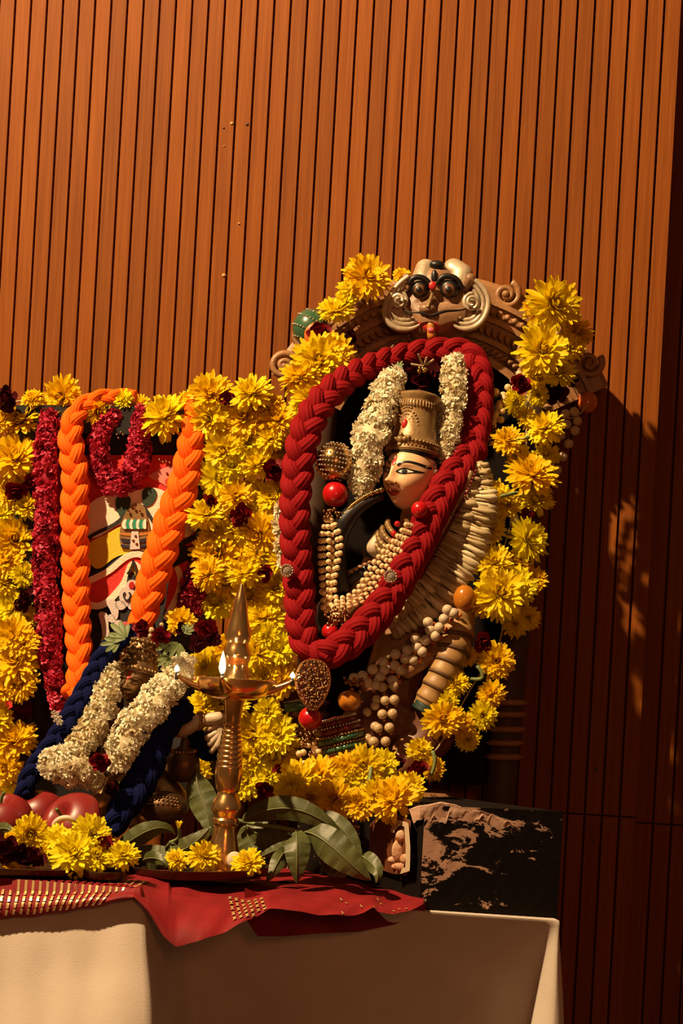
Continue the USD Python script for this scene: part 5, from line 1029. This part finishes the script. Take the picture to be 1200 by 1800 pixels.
for a in np.radians([-90, -14, 54, 126, 194]):
    d = np.array([math.cos(a), math.sin(a), 0])
    if abs(math.degrees(a) + 90) < 1: d = unit(np.array([-.18, -1, 0]))
    b0 = LC + TILT * (1536 - 1200) * k_
    p = np.stack([b0 + d * 60 * k_ - [0, 0, 9 * k_], b0 + d * 84 * k_ - [0, 0, 2 * k_], b0 + d * 104 * k_ + [0, 0, 9 * k_]])
    TIPS.append(p[-1]); sp2 = lamp.add('spout', tube(spline(p, 10), np.linspace(13, 4, 10) * k_, 14, r2=np.linspace(10, 3, 10) * k_, view=np.array([0, 0, 1.0])), 'brass', True)
fin = lamp.add('finial', lathe(lampprof([(20, 1196), (23, 1192), (20, 1184), (17, 1172), (19, 1164), (24, 1156), (25, 1148), (20, 1138), (18, 1130), (21, 1124), (22.5, 1116), (21, 1106), (18, 1094), (15, 1080), (12.5, 1064), (11.5, 1056), (9, 1048), (5, 1036), (1.5, 1026), (0, 1024)]), 48, LC, TILT), 'brass', 35, label='tall pointed brass finial')
lamp.prim.SetCustomDataByKey('label', 'tall polished brass oil lamp with burning wicks on a brass plate')
def flame(c, h, w):
    c = c + [0, 0, .004]
    fl_ = lamp.add('wick', tube(np.array([c - [0, 0, .010], c - [0, 0, .003], c + [0.0005, 0, .002]]), np.array([.0022, .002, .0012]), 8), 'soot', True, label='burnt black wick')
    lamp.add('flame', lathe([(0, -.001), (w * .6, h * .06), (w, h * .25), (w * .92, h * .42), (w * .62, h * .66), (w * .28, h * .86), (0, h)], 20, c, (0, 0, 1)), 'flame_core', True, label='small bright flame')
flame(TIPS[0] + [0, .012, 0], mm(40, 2.4), mm(6, 2.4)); flame(TIPS[4], mm(12, 2.4), mm(4.5, 2.4)); flame(TIPS[1], mm(11, 2.4), mm(4.5, 2.4))
pl8 = Thing('brass_plate', 'dark round brass plate under the oil lamp', 'plate', base=at(347, 1546, 2.42))
PC = np.r_[at(347, 1546, 2.42)[:2], LC[2] - .002]
pl8.add('plate', lathe([(0, 0), (.080, 0), (.084, .004), (.087, .011), (.0855, .0115), (.082, .005), (.078, .002), (0, .002)], 72, PC, TILT * [-3, 0, 1] + [0, 0, 0]), 'dark_brass', 40)
ashp = Thing('ash_lump', 'small pale ash lump at the foot of the oil lamp', 'ash', base=at(415, 1510, 2.39))
ashp.add('lump', ball(at(412, 1512, 2.392), mm(14, 2.39), 3, (1, .6, 1.1)), 'ash', True)
for nm_, lab, args, cen in (('loose_flower', 'small yellow chrysanthemum with red orange heart on the left of the lamp plate', (310, 1511, 22, 2.385), 'marigold'), ('loose_flower', 'loose yellow chrysanthemum against the left side of the lamp foot', (358, 1506, 31, 2.375), 'orange_centre'), ('loose_flower', 'loose yellow chrysanthemum right of the lamp foot on the plate rim', (436, 1516, 28, 2.375), 'orange_centre')):
    lfw = Thing(nm_, lab, 'flower', base=at(args[0], args[1] + 12, args[3])); chrys(lfw, *args, z=(rng.normal(0, .3), -.8, .7), centre=cen, name='petals')

# ---------------------------------------------------------------- trays, apples and the short garland in front
tr_ = Thing('metal_tray', 'long shallow dark metal tray under the apples at the lower left', 'tray', base=at(120, 1540, 2.36))
TC = np.r_[at(30, 1545, 2.40)[:2], TZ + .0065]
tr_.add('tray', lathe([(0, 0), (.135, 0), (.139, .003), (.142, .009), (.1405, .0095), (.137, .0045), (.132, .002), (0, .002)], 80, TC), 'dark_brass', 40)
t2 = Thing('metal_tray', 'small flat dark metal tray with bright rim between the big tray and the lamp plate', 'tray', base=at(180, 1535, 2.28))
t2.add('tray', lathe([(0, 0), (.022, 0), (.025, .003), (.026, .009), (.025, .0095), (.022, .003), (0, .002)], 48, np.r_[at(182, 1540, 2.30)[:2], TZ + .0065]), 'dark_brass', 40)
def apple(px, py, r, Y, tilt, lab, lobes=0.03, stemv=True, sc=1.0):
    A = Thing('apple', lab, 'apple', base=at(px, py + r, Y))
    m = BALLS[5].vertices.copy(); z = m[:, 2]; rr = np.linalg.norm(m[:, :2], axis=1); a = np.arctan2(m[:, 1], m[:, 0])
    k = (1 + lobes * np.cos(5 * a) * (0.25 - z * .35)) * np.where(z > 0, 1.06, 1.0 - 0.12 * z * z)
    v = np.stack([m[:, 0] * k * sc, m[:, 1] * k * sc, z * 0.86 - 0.42 * np.exp(-(rr / .28) ** 2) * (z > 0) + 0.25 * np.exp(-(rr / .22) ** 2) * (z < 0)], 1)
    O = orient(tilt); c = at(px, py, Y); R = mm(r, Y)
    A.add('body', ((v * R) @ O.T + c, BALLS[5].faces), 'apple_skin', True)
    if stemv: A.add('stem', tube(spline(np.stack([c + O @ (np.array([0, 0, .45]) * R), c + O @ (np.array([.05, 0, .75]) * R), c + O @ (np.array([.18, 0, 1.0]) * R)]), 8), mm(3, Y), 8), 'calyx', True)
apple(4, 1440, 52, 2.42, (-.1, -.35, 1), 'red apple at the left picture edge with its stem hollow in view')
apple(65, 1430, 46, 2.47, (-.45, -.3, 1), 'red apple in the middle at the back of the group of three')
apple(126, 1450, 52, 2.385, (-.5, -.55, .5), 'largest red apple, rightmost of the three and nearest the blue braid', 0.04, True, 1.12)
stk = Thing('stalk', 'pale curled stalk lying in front of the right apple', 'stalk', base=at(115, 1450, 2.33))
stk.add('stalk', tube(spline([at(95, 1452, 2.335), at(105, 1440, 2.33), at(120, 1438, 2.328), at(132, 1450, 2.335)], 20), mm(5, 2.33), 10), 'pale_stalk', True)
tg = Thing('flower_garland', 'short string of yellow chrysanthemums and dark roses on the tray before the apples', 'garland', base=at(120, 1525, 2.32))
for x, y, R, Y in [(54, 1464, 33, 2.32), (100, 1478, 30, 2.315), (162, 1466, 36, 2.315), (130, 1500, 42, 2.295), (170, 1504, 32, 2.295), (217, 1504, 29, 2.29), (85, 1500, 22, 2.31), (20, 1478, 18, 2.33), (20, 1525, 16, 2.30)]: chrys(tg, x, y, R, Y, (rng.normal(0, .25), -1, rng.normal(.5, .25)), look='yellow_c' if x > 90 else None)
for x, y, R, d in [(14, 1498, 28, 1), (60, 1512, 26, 1), (183, 1486, 19, 0), (192, 1500, 14, 1), (38, 1500, 20, 1), (-10, 1505, 20, 1)]: rose(tg, x, y, R, 2.30, dark=d)
tg.add('string', tube(spline([at(x, y, 2.325) for x, y in [(0, 1505), (60, 1498), (120, 1505), (170, 1498), (220, 1512)]], 20), 0.001, 6), 'string', True)

# ---------------------------------------------------------------- mango leaves
def mango(th, pts, w, seed=0, droop=0.006):
    """pts: midrib (px,py,Y); w half width in px."""
    mid = spline([at(*q) for q in pts], 40); Y0 = np.mean([q[2] for q in pts]); t, nn, b = frames(mid)
    def fn(u, v):
        i = np.clip((u * 39).astype(int), 0, 39); s_ = 2 * v - 1
        wv = mm(w, Y0) * np.sin(np.pi * np.clip(u, 0, 1) ** 0.8) ** 0.75 + 1e-5
        P = mid[i] + b[i] * (s_ * wv)[..., None] + nn[i] * (-(np.abs(s_) ** 1.3) * wv * 0.35 + 0.05 * wv * np.sin(u * 40) * np.abs(s_) + 0.0012 * np.sin(u * 9 + seed) * s_)[..., None]
        return P
    L = grid(40, 13, fn); p = th.add('leaf', L, 'mango_leaf', True)
    th.add('midrib', tube(mid[1:-2] + nn[1:-2] * 0.0006, np.linspace(0.0011, 0.0004, 37), 6), 'leaf_vein', True, p)
mg = Thing('mango_sprig', 'bunch of dark green mango leaves right of the lamp, spilling over the red cloth', 'leaves', base=at(540, 1545, 2.44))
mango(mg, [(424, 1442, 2.46), (470, 1424, 2.44), (525, 1424, 2.42), (575, 1448, 2.42), (602, 1472, 2.43)], 22, 1)
mango(mg, [(534, 1462, 2.43), (570, 1478, 2.405), (605, 1508, 2.395), (652, 1548, 2.40)], 30, 2)
mango(mg, [(520, 1462, 2.43), (522, 1490, 2.40), (522, 1520, 2.395), (520, 1552, 2.40)], 23, 3)
mango(mg, [(545, 1442, 2.46), (590, 1448, 2.44), (618, 1480, 2.43), (634, 1525, 2.425)], 18, 4)
mango(mg, [(506, 1500, 2.43), (490, 1512, 2.40), (478, 1535, 2.39), (468, 1550, 2.395)], 14, 5)
mango(mg, [(520, 1475, 2.44), (490, 1492, 2.425), (462, 1504, 2.42), (448, 1512, 2.42)], 10, 6)
mango(mg, [(634, 1500, 2.44), (655, 1520, 2.41), (664, 1540, 2.40), (660, 1552, 2.40)], 16, 7)
mango(mg, [(432, 1448, 2.48), (460, 1470, 2.47), (500, 1482, 2.46), (540, 1490, 2.46)], 30, 8)
mango(mg, [(560, 1500, 2.44), (590, 1520, 2.43), (610, 1540, 2.42)], 24, 9)
mango(mg, [(430, 1450, 2.48), (440, 1480, 2.475), (470, 1520, 2.46)], 26, 10)
mg.add('twig', tube(spline([at(410, 1440, 2.47), at(470, 1452, 2.465), at(530, 1462, 2.45), at(560, 1470, 2.45)], 20), 0.0025, 8), 'stem_green', True)
m2 = Thing('mango_sprig', 'dull green mango leaves lying behind and left of the lamp foot', 'leaves', base=at(290, 1500, 2.43))
mango(m2, [(205, 1492, 2.44), (245, 1468, 2.42), (280, 1455, 2.42), (308, 1466, 2.43)], 18, 11)
mango(m2, [(298, 1478, 2.44), (325, 1492, 2.41), (350, 1474, 2.41), (370, 1452, 2.42)], 20, 12)
mango(m2, [(345, 1355, 2.49), (350, 1390, 2.48), (362, 1425, 2.47), (368, 1470, 2.46)], 26, 13)
mango(m2, [(252, 1512, 2.40), (268, 1508, 2.38), (285, 1514, 2.37), (296, 1526, 2.37)], 12, 14)
mango(m2, [(225, 1500, 2.46), (260, 1510, 2.45), (300, 1512, 2.44), (340, 1500, 2.44)], 26, 15)
mango(m2, [(-10, 1462, 2.37), (5, 1456, 2.35), (20, 1462, 2.34), (26, 1476, 2.34)], 10, 16)
m2.add('twig', tube(spline([at(300, 1480, 2.45), at(315, 1470, 2.44), at(314, 1455, 2.43), at(312, 1446, 2.43)], 14), 0.002, 8), 'stem_green', True)
bud = Thing('flower_bud', 'tiny yellow bud standing between the mango leaves left of the lamp', 'flower', base=at(314, 1462, 2.42)); bud.add('petals', place(cat([petal(.8, .2, 1.2, 1.0, .3, .1, a, n=4) for a in np.linspace(0, 6.28, 7)[:-1]]), at(314, 1455, 2.42), mm(16, 2.42), (0, -.2, 1), 0), 'yellow_a', True)
